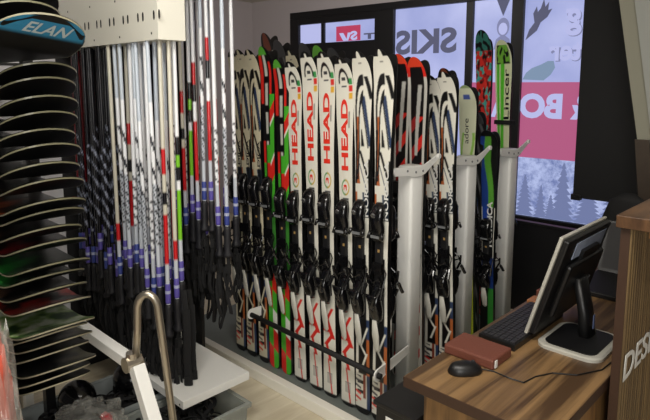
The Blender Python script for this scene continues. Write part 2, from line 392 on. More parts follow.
# ------------------------------------------------------------------ skis
L0 = 1.76
def hw(z, L=L0):
    if z < .03: return .047 * math.sqrt(max(0.05, 1 - ((.03 - z) / .03) ** 2 * .75))
    pts = [(.03, .046), (.35, .042), (.8, .0375), (1.2, .044), (L - .14, .058)]
    if z <= L - .14:
        for (a, p), (b, q) in zip(pts, pts[1:]):
            if z <= b: t = (z - a) / (b - a); t = t * t * (3 - 2 * t); return p + (q - p) * t
    t = min(1, (z - (L - .14)) / .14); return .058 * math.sqrt(max(.002, 1 - t ** 2.6))
def yo(z, L=L0):
    c = max(0, (z - (L - .17)) / .17); return -.045 * c * c
W1 = rgb(226, 224, 212); K = rgb(18, 18, 20); R1 = rgb(216, 44, 36); G1 = rgb(74, 176, 48); BL = rgb(48, 64, 96); OR = rgb(178, 98, 52)
SAND = rgb(214, 206, 178)
def arc(x, d, cx, cd, rx, rd, t):  # ring band (ellipse) in (x, d)
    r = math.sqrt(((x - cx) / rx) ** 2 + ((d - cd) / rd) ** 2); return abs(r - 1) < t
def pat_head(x, z, L=L0):
    d = L - z
    if d < .03 and abs(x) > .2 or d < .012: return K
    if arc(x, d, -.05, .115, .50, .055, .17) and d < .125: return K
    if .135 < d < .142 and abs(x + .05) < .28: return rgb(90, 90, 92)
    if .095 < d < .110 and abs(x + .05) < .22: return rgb(60, 60, 62)
    if x > .45 and x < .85:
        if .10 < d < .13: return rgb(60, 150, 80)
        if .135 < d < .165: return R1
        if .17 < d < .20: return rgb(222, 172, 50)
        if .26 < d < .34 and x < .62: return rgb(110, 108, 104)
    if z < .02: return K
    if z < .5:   # red zigzag on the tail
        if .19 < z < .47:
            if seg(x, z, .55, .47, -.45, .40, .22) or seg(x, z, -.55, .42, .65, .31, .34) or seg(x, z, .5, .33, -.65, .27, .30) or seg(x, z, -.5, .28, .2, .19, .22): return R1
            if .34 < z < .355 and x < .2: return R1
        if .07 < z < .13 and abs(x) < .4 and (int(z * 260) % 2 == 0): return rgb(120, 120, 120)
        if z < .2 and abs(x - .1 + (z - .1) * 3) < .1: return R1
    if .57 < z < .84 and x < .25: return rgb(60, 60, 62)
    ring_r = math.sqrt((x / .52) ** 2 + ((z - 1.125) / .036) ** 2)
    if abs(ring_r - 1) < .13: return rgb(196, 164, 60) if x > 0 else rgb(90, 150, 90)
    if 1.06 < z < 1.072 and abs(x) < .45: return rgb(90, 90, 90)
    return W1
def seg(x, d, x0, d0, x1, d1, t):
    # band around the line, measured across the ski
    if not (min(d0, d1) <= d <= max(d0, d1)): return False
    k = (d - d0) / (d1 - d0); return abs(x - (x0 + (x1 - x0) * k)) < t
def nordica(base):
    def f(x, z, L=L0):
        d = L - z
        if d < .030 and abs(x) > .35: return K
        if .050 < d < .056 and abs(x) < .22: return rgb(120, 118, 110)
        if d < .66:
            e1 = (abs((x - .10) / .90) ** 3.2 + abs((d - .36) / .255) ** 3.2) ** (1 / 3.2)
            if x < .15 and d < .36 and .80 < e1 < 1.0: return K
            if .36 <= d < .62 and seg(x, d, -.68, .36, -.86, .62, .14): return K
            if seg(x, d, .38, .115, .98, .22, .20): return K
            e2 = (abs((x - .22) / .66) ** 2.8 + abs((d - .42) / .245) ** 2.8) ** (1 / 2.8)
            if x < .10 and d < .42 and .80 < e2 < 1.0: return K
            if .42 <= d < .60 and seg(x, d, -.36, .42, -.60, .60, .11): return K
            if x < .0 and .30 < d < .62 and e2 >= 1.0 and x > -.62 - (d - .3) * .3: return OR
            if seg(x, d, .10, .205, 1.0, .44, .17): return BL
            if seg(x, d, -.12, .21, .78, .45, .07): return K
            if .36 < d < .44 and x > -.12 and x < .30 - (.44 - d) * 4: return K
            if seg(x, d, -.30, .46, .85, .60, .15): return K
            if seg(x, d, -.40, .52, .70, .66, .06): return BL
            if .50 < d < .66 and x > .82: return K
            return base
        if z > .98:
            e = .30 - .30 * math.sin(max(0, min(1, (z - .98) / .30)) * PI)
            if x > e + .18: return rgb(34, 40, 50)
            if x > e: return rgb(96, 106, 120)
            if d < .82 and x < -.72: return OR
            if ((x + .35) / .16) ** 2 + ((z - 1.17) / .02) ** 2 < 1 and base[0] > .6: return rgb(150, 150, 146)
            return base
        if z > .80: return base if x > .42 else rgb(30, 30, 32)
        if z > .48: return K if x < .62 else base
        if z < .03: return K
        if .20 < z:
            if seg(x, z, .75, .44, -.25, .34, .13) or seg(x, z, -.35, .35, .55, .30, .16) or seg(x, z, .65, .31, -.1, .23, .14): return base
            if x < -.62: return base
            if x < -.3 and z > .36: return BL
            if x > .60: return OR if z < .38 else BL
            return K
        if x > .62: return BL
        if x < -.2 and .05 < z < .19 and (z * 34 + x * .5) % 1 < .4: return R1 if z < .12 else rgb(70, 70, 76)
        if .1 < x < .45 and z > .08 and z < .2: return rgb(140, 66, 44)
        if -.75 < x < .1 and .10 < z < .2 and (z * 20) % 1 < .35: return K
        return base
    return f
def pat_gs(x, z, L=L0):
    d = L - z
    if d < .045: return rgb(90, 170, 60) if x < .5 else K
    if z < .55:
        k = int((z + x * .03) * 9) % 3
        if x < -.1: return (R1, G1, G1)[k]
        return (G1, R1, rgb(226, 226, 220))[k] if x < .75 else K
    if .55 <= z < .95: return K if x < .3 else rgb(60, 130, 50)
    if x < -.55: return R1 if d < .30 or .5 < d < .62 or .8 < d < .9 else K if d < .5 else G1
    if x > .30 and d > .25:
        k = (d + x * .08)
        if .36 < k < .43 or .66 < k < .76: return R1
        if .43 <= k < .45 or .64 < k < .66: return W1
        return G1
    if d < .25 and x > .3: return R1 if d > .08 and x < .6 else K
    k = (d * 6.5) % 1
    if .52 < d < .95 and x > -.35: return G1 if .52 < d < .62 or .72 < d < .86 else R1
    if d < .95 and abs(x + .12) < .34:
        return K if (k < .25 or abs(x + .12) > .2) else rgb(196, 196, 186)
    return K if d < .95 else G1 if x < .3 else R1
def pat_redtop(x, z, L=L0):
    d = L - z
    if d < .05: return rgb(226, 70, 44)
    if abs(x) > .7: return rgb(200, 198, 190) if d > .1 else R1
    if d < .14: return K
    if .14 < d < .5 and abs(x - .1 + (d - .3)) < .2: return rgb(190, 190, 184)
    if .30 < d < .75 and (d * 7 + x * .4) % 1 < .45: return R1 if x > 0 else rgb(150, 40, 40)
    if z < .5 and (z * 8 - x * .5) % 1 < .4: return R1
    if z < .5 and x > .4: return W1
    return K
def pat_whitegreen(x, z, L=L0):
    d = L - z
    if d < .02: return rgb(150, 170, 120)
    if .30 < d < .9 and (abs(x - .5 + math.sin(d * 14) * .3) < .16 or abs(x + .6 - math.sin(d * 9) * .3) < .12): return rgb(150, 200, 90)
    if .06 < d < .09 and abs(x) < .4: return rgb(70, 90, 160)
    if z < 1.0: return rgb(196, 206, 60) if x > 0 else rgb(180, 186, 170)
    return rgb(216, 220, 190)
def pat_floral(x, z, L=L0):
    n = noise.noise(Vector((x * 2.2, z * 26, 3.1))); n2 = noise.noise(Vector((x * 3.1 + 5, z * 34, 7.7)))
    if L - z < .12: return rgb(50, 110, 100) if n > -.1 else K
    if n > .02: return rgb(206, 48, 40)
    if n2 > .08: return rgb(70, 160, 150)
    if n2 < -.22: return K
    return rgb(150, 34, 32)
def pat_greenelan(x, z, L=L0):
    d = L - z
    if abs(x) > .82 or d < .03: return rgb(208, 214, 178)
    if d < .14: return K if noise.noise(Vector((x * 3, z * 30, 0))) > .05 else rgb(110, 170, 60)
    if z > 1.0:
        if x < .15 and not (.0 < x + .45 < .12): return rgb(84, 186, 44) if not (.70 < d < .78) else rgb(206, 60, 44)
        if .66 < d < .74: return rgb(220, 60, 40)
        return rgb(206, 212, 170)
    return rgb(64, 150, 40) if (z * 6) % 1 < .6 else K
def pat_bluegreen(x, z, L=L0):
    d = L - z
    if z > 1.15:
        if L - z < .05: return K
        return rgb(90, 160, 56) if abs(x - .1 + math.sin(z * 9) * .3) < .38 else (rgb(36, 66, 140) if x < 0 else K)
    if z > .75: return (K if x > .1 else rgb(36, 70, 160)) if abs(x) < .9 else W1
    if z > .5: return rgb(30, 56, 120)
    return rgb(50, 130, 50) if x > .2 else K
def pat_black(x, z, L=L0):
    if L - z < .1: return rgb(60, 60, 62)
    return K if (z * 5 + x) % 1 < .7 else rgb(90, 90, 92)
def pat_greentip(x, z, L=L0):
    if L - z < .12: return rgb(96, 160, 60)
    return pat_gs(x, z, L)
def pat_redblk(x, z, L=L0):
    d = L - z
    if d < .10: return rgb(120, 60, 40) if abs(x) < .6 else K
    return pat_redtop(x, z, L)

def ski_body(pat):
    NU, NV = 31, 440
    zs = [L0 * i / (NV - 1) for i in range(NV)]
    # denser at both ends
    vs = []; cols = []; fs = []
    us = [-1 + 2 * j / (NU - 1) for j in range(NU)]
    for z in zs:
        h = hw(z); y = yo(z); th = .0135 if z < L0 - .3 else .0135 - .007 * (z - (L0 - .3)) / .3
        for u in us:
            vs.append((u * h, y - th * (1 - .15 * u * u), z)); cc = [pat(max(-1, min(1, u + a)), min(L0, max(0, z + b))) for a in (-.022, .022) for b in (-.0012, .0012)]; cols.append(tuple(sum(c[k] for c in cc) / 4 for k in range(3)))
    nt_ = len(vs)
    for i in range(NV - 1):
        for j in range(NU - 1):
            a = i * NU + j; fs.append((a, a + 1, a + NU + 1, a + NU))
    # side walls + base (dark)
    for z in zs:
        h = hw(z); y = yo(z); th = .0135 if z < L0 - .3 else .0135 - .007 * (z - (L0 - .3)) / .3
        for (a, b) in ((-h, y - th * .85), (-h, y - .0015), (h, y - .0015), (h, y - th * .85)):
            vs.append((a, b, z)); cols.append(rgb(16, 16, 17))
    for i in range(NV - 1):
        for j in range(3):
            a = nt_ + i * 4 + j; fs.append((a + 1, a, a + 4, a + 5))
    a = nt_; fs.append((a + 3, a + 2, a + 1, a)); fs.append(tuple([a, *range(0, NU), a + 3])[::-1])
    a = nt_ + (NV - 1) * 4; fs.append((a, a + 1, a + 2, a + 3))
    mb = MB(); mb.add(vs, fs)
    me = mb.mesh('ski_body', colf=lambda i, v: cols[i]); me.materials.append(M_skit)
    return me
def vert_text(txt, zc, length, height, m, bold=.03, xc=0, flip=False, **k):
    # reads bottom to top: text x -> +z, text y -> -x
    def fn(a, b, c): return Vector((xc + height / 2 - b, -.0150 - .0006, zc - length / 2 + a))
    me = fit_text(txt, fn, length, height, bold=bold, **k)
    return me
def binding_meshes(tall=1.0):
    y0 = -.0135
    plate = MB(); plate.loft([(0, y0 - .006, .54, .026, .006), (-.002, y0 - .008, .60, .026, .008), (-.006, y0 - .008, .72, .021, .008), (-.006, y0 - .008, .92, .021, .008), (0, y0 - .008, 1.02, .026, .008), (0, y0 - .004, 1.06, .022, .004)], 12, .4)
    toe = MB(); toe.loft([(0, y0 - .018, .885, .024, .012), (0, y0 - .026, .90, .034, .018), (0, y0 - .028, .95, .036, .02), (.0, y0 - .032, .985, .031, .024),
                          (0, y0 - .030, 1.02, .034, .022), (0, y0 - .022, 1.05, .030, .014), (0, y0 - .014, 1.068, .014, .006)], 16, .7)
    toe.tube([(-.034, y0 - .04, .93), (-.044, y0 - .048, .90)], [.009, .006]); toe.tube([(.034, y0 - .04, .93), (.044, y0 - .048, .90)], [.009, .006])
    dial = MB(); dial.tube([(-.006, y0 - .052, 1.012), (-.006, y0 - .059, 1.008)], .012, 14)
    lab = MB(); lab.box((-.024, y0 - .051, .905), (.024, y0 - .046, .917))
    st = MB(); st.box((-.008, y0 - .0172, .832), (.004, y0 - .0158, .846))
    hz = -.10
    heel = MB(); heel.loft([(0, y0 - .02, .60 + hz, .022, .012), (0, y0 - .028, .625 + hz, .031, .02), (0, y0 - .034, .665 + hz, .034, .026), (0, y0 - .040, .70 + hz, .029, .030),
                            (0, y0 - .034, .73 + hz, .024, .020), (0, y0 - .022, .76 + hz, .028, .010), (0, y0 - .016, .79 + hz, .024, .006)], 16, .7)
    heel.loft([(0, y0 - .045, .66 + hz, .012, .014), (0, y0 - .07, .70 + hz, .016, .010), (0, y0 - .074, .735 + hz, .03, .006), (0, y0 - .070, .742 + hz, .034, .004)], 10, .7)
    lever = MB(); lever.loft([(0, y0 - .020, .455 + hz, .006, .004), (0, y0 - .022, .468 + hz, .015, .006), (0, y0 - .034, .54 + hz, .020, .007), (0, y0 - .044, .615 + hz, .012, .006)], 14, .8)
    hole = MB(); hole.tube([(0, y0 - .026, .482 + hz), (0, y0 - .034, .482 + hz)], .006, 10)
    br = MB()
    for s in (-1, 1):
        br.tube([(s * .028, y0 - .012, .76), (s * .046, y0 - .02, .74), (s * .050, y0 - .055, .655)], .0032, 6)
        br.tube([(s * .049, y0 - .045, .680), (s * .056, y0 - .070, .632)], [.009, .008], 8)
        br.tube([(s * .030, y0 - .03, .66), (s * .042, y0 - .045, .70), (s * .036, y0 - .06, .735)], .006, 6)
    br.box((-.028, y0 - .034, .735), (.028, y0 - .018, .785))
    br.tube([(-.03, y0 - .05, .715), (0, y0 - .062, .70), (.034, y0 - .05, .72)], .0035, 6)
    return plate, toe, dial, lab, st, heel, lever, hole, br
_b = [x.mesh('binding', smooth=False) for x in binding_meshes()]
for me, mm in zip(_b, (M_bplate, M_bglos, mat('binding_chrome', rgb(150, 152, 156), .25, metal=.8), M_bgrey, mat('sticker', rgb(160, 130, 80), .5), M_bglos, M_lever, M_black, M_bglos)): me.materials.append(mm)
for me in (_b[1], _b[5], _b[6]):
    for p in me.polygons: p.use_smooth = True
DES = {
 'head': (pat_head, [('HEAD', 1.385, .35, .044, M_redt, .035, 0), ('3', 1.125, .030, .022, M_redt, .02, 0)]),
 'nord': (nordica(W1), [('NORDICA', 1.12, .27, .026, M_whitet, .03, .027)]),
 'sand': (nordica(SAND), [('NORDICA', 1.12, .27, .026, M_blackt, .01, .022)]),
 'gs': (pat_gs, []), 'redtop': (pat_redtop, []), 'whitegreen': (pat_whitegreen, [('adore', 1.47, .16, .03, M_blackt, 0, -.005)]),
 'floral': (pat_floral, []), 'green': (pat_greenelan, [('Lincer', 1.44, .30, .036, M_blackt, .01, .024)]),
 'blue': (pat_bluegreen, [('NORDICA', 1.02, .36, .036, M_whitet, .04, .012)]), 'black': (pat_black, []), 'greentip': (pat_greentip, []), 'redblk': (pat_redblk, []),
}
BODY = {}; TXT = {}
for k, (pf, tx) in DES.items():
    BODY[k] = ski_body(pf); TXT[k] = []
    for t, zc, ln, ht, mm, bo, xc in tx:
        me = vert_text(t, zc, ln, ht, mm, bo, xc); me.materials.append(mm); TXT[k].append(me)
LOOK = {'head': 'white ski with red block letters', 'nord': 'white ski with black and blue swirls', 'sand': 'sand-white ski with black swirls',
        'gs': 'green-red racing ski with dark centre', 'redtop': 'black and red ski with orange-red tip', 'whitegreen': 'white ski with pale green vines and thin script',
        'floral': 'red and teal floral ski', 'green': 'bright green and cream ski with dark vertical lettering', 'blue': 'blue, green and black ski with white lettering',
        'black': 'plain black ski', 'greentip': 'green-tipped ski', 'redblk': 'dark ski with brownish red tip'}
proto = {}
def make_ski(kind):
    r = bpy.data.objects.new('ski', None); C.objects.link(r); r.empty_display_size = .05
    r['category'] = 'ski'
    def ch(n, me, par=r):
        o = bpy.data.objects.new(n, me); C.objects.link(o); o.parent = par; return o
    ch('ski_body', BODY[kind])
    for me in TXT[kind]: ch('lettering', me)
    ch('mounting_plate', _b[0]); t = ch('toe_piece', _b[1]); ch('dial', _b[2], t); ch('label_strip', _b[3], t); ch('sticker', _b[4])
    h = ch('heel_piece', _b[5]); l = ch('heel_lever', _b[6], h); ch('brake', _b[8])
    return r
def copy_tree(o, parent=None):
    c = o.copy(); C.objects.link(c)
    if parent: c.parent = parent
    for ch_ in list(o.children): copy_tree(ch_, c)
    return c
def place_ski(kind, xb, yb, xt, yt, zt, label, group, back=False, twist=0, z0=.032):
    if kind not in proto: proto[kind] = make_ski(kind); o = proto[kind]
    else: o = copy_tree(proto[kind])
    d = Vector((xt - xb, yt - yb, zt - z0)); s = d.length / L0
    zax = d.normalized(); xax = Vector((1, 0, 0)); xax = (xax - zax * xax.dot(zax)).normalized(); yax = zax.cross(xax)
    R = Matrix((xax, yax, zax)).transposed()
    if back: R = R @ Matrix.Rotation(PI, 3, 'Z')
    R = R @ Matrix.Rotation(twist, 3, 'Z')
    o.rotation_euler = R.to_euler(); o.scale = (1, 1, s); o.location = (xb, yb + (.0015 if back else -.0015), z0)
    o['label'] = label; o['group'] = group
    return o
def pair(kind, xb, yb, xt, yt, zt, where, group, partner=None, back_dz=-.012):
    place_ski(kind, xb, yb, xt, yt, zt, LOOK[kind] + ', ' + where, group)
    place_ski(partner or kind, xb, yb, xt, yt, zt + back_dz, 'rear-facing partner of ' + LOOK[kind].split(' with')[0].replace(' racing', '') + ', ' + where.replace(' lettered', ''), group, back=True)
yb = 2.03; yt = 2.08
rowA = [('sand', -2.673, -2.738, 1.843, 'leftmost of the front row'), ('sand', -2.565, -2.671, 1.852, 'second from left in the front row'),
        ('sand', -2.449, -2.579, 1.848, 'third from left in the front row'), ('gs', -2.355, -2.456, 1.859, 'left of the two in the front row'),
        ('gs', -2.251, -2.332, 1.784, 'right of the two in the front row'), ('head', -2.141, -2.237, 1.771, 'first from the left of four'),
        ('head', -2.02, -2.116, 1.818, 'second from the left of four'), ('head', -1.916, -1.995, 1.813, 'third from the left of four'),
        ('head', -1.789, -1.874, 1.780, 'rightmost of four'), ('nord', -1.693, -1.760, 1.804, 'second from right in the front row'),
        ('nord', -1.590, -1.630, 1.808, 'rightmost of the front row beside the post')]
for k, xb, xt, zt, wh in rowA: pair(k, xb, yb, xt, yt, zt, wh, 'skis in the front row')
for k, x, xt, zt, wh in [('redtop', -1.670, -1.690, 1.790, 'just behind the first white post'), ('redtop', -1.78, -1.79, 1.809, 'left of the one behind the first white post')]:
    pair(k, x, 2.44, xt, 2.43, zt, wh, 'skis on the back of the front rack')
ks = ['black', 'nord', 'black', 'black', 'greentip', 'black', 'sand', 'black', 'redblk']
zs_ = [1.72, 1.76, 1.80, 1.86, 1.88, 1.90, 1.86, 1.93, 1.98]
for i, k in enumerate(ks):
    x = -1.89 - i * .118
    pair(k, x, 2.44, x - .02, 2.43, zs_[i], ORD[i] + ' from right behind the lettered front row', 'skis on the back of the front rack')
for k, x, xt, zt, wh in [('nord', -1.56, -1.625, 1.717, 'between the first and second white posts'), ('nord', -1.655, -1.715, 1.703, 'left neighbour of the one between the posts')]:
    pair(k, x, 2.58, xt, 2.60, zt, wh, 'skis in the middle rack front row')
ks = ['black', 'head', 'black', 'redtop', 'black', 'nord', 'black', 'greentip']
for i, k in enumerate(ks):
    x = -1.77 - i * .12
    pair(k, x, 2.58, x - .04, 2.60, 1.66 + .05 * math.sin(i * 1.7 + 1), ORD[i + 2] + ' from right in the middle rack', 'skis in the middle rack front row')
pair('whitegreen', -1.666, 2.98, -1.715, 2.97, 1.65, 'rising above the second white post', 'skis on the back of the middle rack')
pair('redblk', -1.80, 2.98, -1.86, 2.97, 1.75, 'left of the vine-patterned one', 'skis on the back of the middle rack')
pair('blue', -1.60, 3.10, -1.645, 3.12, 1.385, 'between the second and third white posts', 'skis in the back rack')
pair('black', -1.71, 3.10, -1.74, 3.12, 1.5, 'beside the blue lettered one', 'skis in the back rack')
pair('floral', -1.84, 3.50, -1.912, 3.49, 2.009, 'standing tall before the window', 'skis on the back of the back rack', partner='black', back_dz=-.05)
pair('green', -1.703, 3.50, -1.767, 3.49, 1.937, 'standing tall above the third white post', 'skis on the back of the back rack')
# ski tie strap on the tall green ski
m = MB(); m.box((-1.80, 3.455, 1.395), (-1.685, 3.53, 1.422)); o = single('ski_strap', m, M_strap, 'black strap binding the tall green skis together', 'strap', bevel=.002)
# red and brown tips standing in the back left corner


# ------------------------------------------------------------------ pole display fixture
fx = root('pole_display', 'white slotted display fixture holding the hanging ski poles, with low white shelf', 'display rack', (-2.9, 1.6, 0))
m = MB(); m.box((-3.15, 1.22, 1.835), (-2.128, 1.225, 2.3)); m.box((-3.15, 1.225, 1.835), (-2.128, 1.348, 1.84)); m.box((-2.133, 1.225, 1.84), (-2.128, 1.348, 2.3)); m.box((-3.15, 1.225, 1.84), (-3.145, 1.348, 2.3))
m.box((-3.145, 1.343, 1.84), (-2.133, 1.348, 2.3)); m.box((-3.15, 1.22, 2.3), (-2.128, 1.348, 2.305))
sb = part('slot_box', m, mat('cream_metal', rgb(226, 224, 212), .45), fx)
m = MB()
x = -3.08
while x < -2.15:
    for dx in (0, .042): m.loft([(x + dx, 1.2195, 1.915, .0035, .0008), (x + dx, 1.2195, 1.922, .007, .0008), (x + dx, 1.2195, 1.944, .007, .0008), (x + dx, 1.2195, 1.952, .0035, .0008)], 10, 1)
    x += .132
for x in (-2.98, -2.72, -2.46, -2.18): m.tube([(x, 1.2195, 1.862), (x, 1.2188, 1.862)], .005, 8); m.tube([(x - .03, 1.2195, 2.02), (x - .03, 1.2188, 2.02)], .005, 8)
sl = part('slot_pattern', m, M_slot, sb, off=OFF[fx.name]); sl['kind'] = 'stuff'
m = MB(); m.box((-2.75, 1.50, 2.075), (-2.115, 1.70, 2.10)); m.box((-2.75, 1.50, 2.075), (-2.115, 1.505, 2.3)); part('upper_slot_box', m, M_panelw, fx)
m = MB(); m.box((-3.22, 1.71, 0), (-2.63, 1.73, 2.4)); part('back_panel', m, mat('charcoal_panel', rgb(22, 22, 25), .6), fx)
m = MB(); m.box((-3.24, 1.222, 0), (-3.216, 1.71, 2.4)); part('inner_panel', m, MATS['charcoal_panel'], fx)
m = MB(); m.box((-3.24, .93, 0), (-3.215, 1.22, 2.4)); sp = part('side_panel', m, M_panelw, fx)
m = MB()
for y in (.99, 1.06):
    for z in (1.9, 2.0, 2.1): m.box((-3.2152, y, z), (-3.2140, y + .008, z + .03))
part('slot_pattern', m, M_slot, sp, off=OFF[fx.name])
m = MB()
for x in (-2.79, -2.72): m.box((x, 1.35, 2.12), (x + .03, 1.71, 2.16)); m.box((x, 1.55, .24), (x + .03, 1.71, .285))
part('support_arm', m, M_white, fx)
m = MB(); m.box((-2.80, 1.21, .286), (-2.022, 1.57, .30)); m.box((-2.80, 1.21, .262), (-2.022, 1.215, .288)); m.box((-2.027, 1.215, .262), (-2.022, 1.57, .288))
sh = part('shelf', m, M_white, fx, bevel=.002)
m = MB(); m.tube([(-2.05, 1.2105, .276), (-2.05, 1.2085, .276)], .004, 8); part('screw', m, M_slot, sh, off=OFF[fx.name])

# ------------------------------------------------------------------ ski poles (hung upside-down)
PK = rgb(20, 20, 26); PW = rgb(238, 240, 244); PS = rgb(196, 202, 212); PR = rgb(196, 30, 36); PG = rgb(120, 196, 40); PC = rgb(206, 202, 186); PD = rgb(110, 16, 26)
def pole_col(kind):
    ph = random.random()
    def f(ang, z):   # z measured up from grip bottom (0..1.2)
        if z < .34: return {'black': PK, 'red': PK}.get(kind, PS)
        sp = (z * 22 + ang / (2 * PI) + ph) % 1
        if kind == 'black':
            return rgb(150, 156, 176) if (z < .80 and (z * 13 + ang / (2 * PI) + ph) % 1 < .22) else PK
        if kind == 'red':
            return PD if z > .5 else (PK if sp < .5 else rgb(140, 150, 170))
        if kind == 'spiral':
            if z < .60: return PK if (z * 30 + ang / PI + ph) % 1 < .35 else PS
            if z < .82: return rgb(44, 46, 54) if (z * 8 + ang / (2 * PI) + ph) % 1 < .30 else PW
            return PW if z < .95 else rgb(196, 206, 218)
        if kind == 'whitered':
            if z < .56: return PR
            if .60 < z < .66: return PK
            if .74 < z < .84: return PR
            return PC
        if kind == 'green':
            if z < .56: return PG
            if .6 < z < .66: return PK
            if .66 < z < .72: return PG
            if .72 < z < .8: return PK
            return PW
        if kind == 'cream': return PC if z > .42 else PR
        if kind == 'redblk':
            if z < .62: return PR
            if z < .72: return PW
            if z < .80: return PK
            if z < .9: return PR
            return PW
        return PW if (z > .6 or sp > .3) else rgb(60, 60, 70)
    return f
def pole_shaft(kind, L):
    n = 8; zs = [.13 + (L - .13) * i / 110 for i in range(111)]; vs = []; cols = []; fs = []; pc = pole_col(kind)
    for z in zs:
        r = .0098 - .0010 * (z - .13) / (L - .13)
        for k in range(n): a = 2 * PI * k / n; vs.append((r * math.cos(a), r * math.sin(a), z)); cols.append(pc(a, z))
    for i in range(110):
        for k in range(n): fs.append((i * n + k, i * n + (k + 1) % n, (i + 1) * n + (k + 1) % n, (i + 1) * n + k))
    fs.append(tuple(range((110) * n, 111 * n)))
    mb = MB(); mb.add(vs, fs); me = mb.mesh('shaft', smooth=True, colf=lambda i, v: cols[i]); me.materials.append(M_pole); return me
gm = MB(); gm.loft([(0, 0, 0, .02, .017), (0, 0, .012, .022, .018), (0, -.002, .03, .013, .012), (0, 0, .06, .0155, .014), (0, 0, .10, .0135, .0125), (0, 0, .135, .015, .0135), (0, 0, .15, .011, .011)], 12, .8)
gm.v = [Vector((v.x * 1.12, v.y * 1.12, v.z)) for v in gm.v]; GRIP = gm.mesh('grip', smooth=True); GRIP.materials.append(M_grip)
bm_ = MB(); bm_.loft([(0, 0, .155, .0115, .0115), (0, 0, .16, .0125, .0125), (0, 0, .240, .012, .012), (0, 0, .245, .010, .010)], 12, 1)
BAND = {}
for nm, mm in (('v', M_band), ('b', M_bandb)): BAND[nm] = bm_.mesh('label_band', smooth=True); BAND[nm].materials.append(mm)
wm = MB(); wm.tube([(.0, 0, .20), (.0, 0, .214)], .0128, 12); TICK = wm.mesh('number_tag'); TICK.materials.append(mat('tag_grey', rgb(170, 176, 200), .5))
STRAPS = []
for q in range(6):
    sm = MB(); a = random.random() * PI; cx, cy = math.cos(a), math.sin(a); pts = []
    for lp in range(2):
        L_ = (.30, .20)[lp] + .05 * random.random(); ph = random.random() * 6; a2 = a + lp * 1.4; cx, cy = math.cos(a2), math.sin(a2)
        for i in range(15 if lp == 0 else 14):
            t = i / 14; z = .02 - L_ * math.sin(t * PI) ** .75; off = (t - .5) * 2 * .026 * math.sin(t * PI) ** .5
            pts.append((cx * off + .010 * math.sin(z * 26 + ph), cy * off + .010 * math.cos(z * 21 + ph), z - .004 * lp))
    sm.tube(pts, (.0026, .0095), 6, flat=(-cy, cx, 0)); sm.box((-.013, -.010, -.08), (.013, .010, -.04)); sm.box((-.010, -.012, -.20), (.010, .012, -.17))
    me = sm.mesh('wrist_strap'); me.materials.append(M_strap); STRAPS.append(me)
SH = {}
PCOL = {'black': 'black ski pole with silver dashes', 'red': 'dark red ski pole', 'spiral': 'white ski pole with dark spiral lines', 'whitered': 'cream ski pole with red bands',
        'green': 'white ski pole with lime green band', 'cream': 'cream ski pole with red lower end', 'redblk': 'white ski pole with red and black bands', 'white': 'plain white ski pole'}
BCOL = {'front': 'poles hanging in the front row', 'second': 'poles hanging in the second row', 'third': 'poles hanging in the third row', 'fourth': 'poles hanging in the fourth row', 'rear': 'poles hanging in the rear row'}
def place_pole(kind, x, y, zl, ztop, row, idx, q, sid):
    L = ztop - zl; key = (kind, round(L, 1), sid % 2)
    if key not in SH: SH[key] = pole_shaft(kind, round(L, 1) + .05)
    r = bpy.data.objects.new('ski_pole', None); C.objects.link(r); r.location = (x, y, zl); r.empty_display_size = .03
    r.rotation_euler = (random.uniform(-.006, .006), random.uniform(-.010, .010), random.random() * 6)
    r['label'] = '%s, %s from left in the %s hanging row' % (PCOL[kind], ORD[idx], row); r['category'] = 'ski pole'; r['group'] = BCOL[row]
    for n, me in (('shaft', SH[key]), ('grip', GRIP), ('label_band', BAND['v' if q % 3 else 'b']), ('wrist_strap', STRAPS[q % 6])):
        o = bpy.data.objects.new(n, me); C.objects.link(o); o.parent = r
        if n == 'label_band': t = bpy.data.objects.new('number_tag', TICK); C.objects.link(t); t.parent = o
        if n == 'shaft': o.scale = (1, 1, (L + .04) / (round(L, 1) + .05))
q = 0
def span(x0, x1, kinds): return [(x0 + (x1 - x0) * i / (len(kinds) - 1), k) for i, k in enumerate(kinds)]
rows = [
 ('front', 1.248, 1.845, .58, span(-3.10, -2.185, ['red'] + ['black'] * 8 + ['cream', 'spiral', 'spiral', 'white', 'spiral', 'spiral', 'white', 'spiral', 'whitered'])),
 ('second', 1.286, 1.845, .60, span(-3.12, -2.175, ['red', 'red'] + ['black'] * 7 + ['cream', 'whitered', 'spiral', 'spiral', 'white', 'spiral', 'spiral', 'white', 'cream'])),
 ('third', 1.325, 1.845, .61, span(-3.09, -2.185, ['red'] + ['black'] * 8 + ['whitered', 'spiral', 'spiral', 'white', 'spiral', 'spiral', 'whitered', 'green'])),
 ('fourth', 1.55, 2.08, .78, [(-2.57, 'white'), (-2.505, 'whitered'), (-2.441, 'green'), (-2.38, 'redblk'), (-2.32, 'spiral'), (-2.262, 'redblk'), (-2.206, 'white'), (-2.15, 'spiral')]),
 ('rear', 1.64, 2.08, .74, [(-2.69, 'spiral'), (-2.64, 'white'), (-2.579, 'redblk'), (-2.514, 'white'), (-2.45, 'redblk'), (-2.389, 'spiral'), (-2.33, 'redblk'), (-2.27, 'white'), (-2.20, 'white')]),
]
for row, y, zt, zl, lst in rows:
    for i, (x, k) in enumerate(lst):
        dz = random.uniform(-.05, .09) + (.08 if x > -2.33 and row in ('fourth', 'rear') else 0)
        place_pole(k, x, y + random.uniform(-.006, .006), zl + dz, zt, row, i, q, i); q += 1

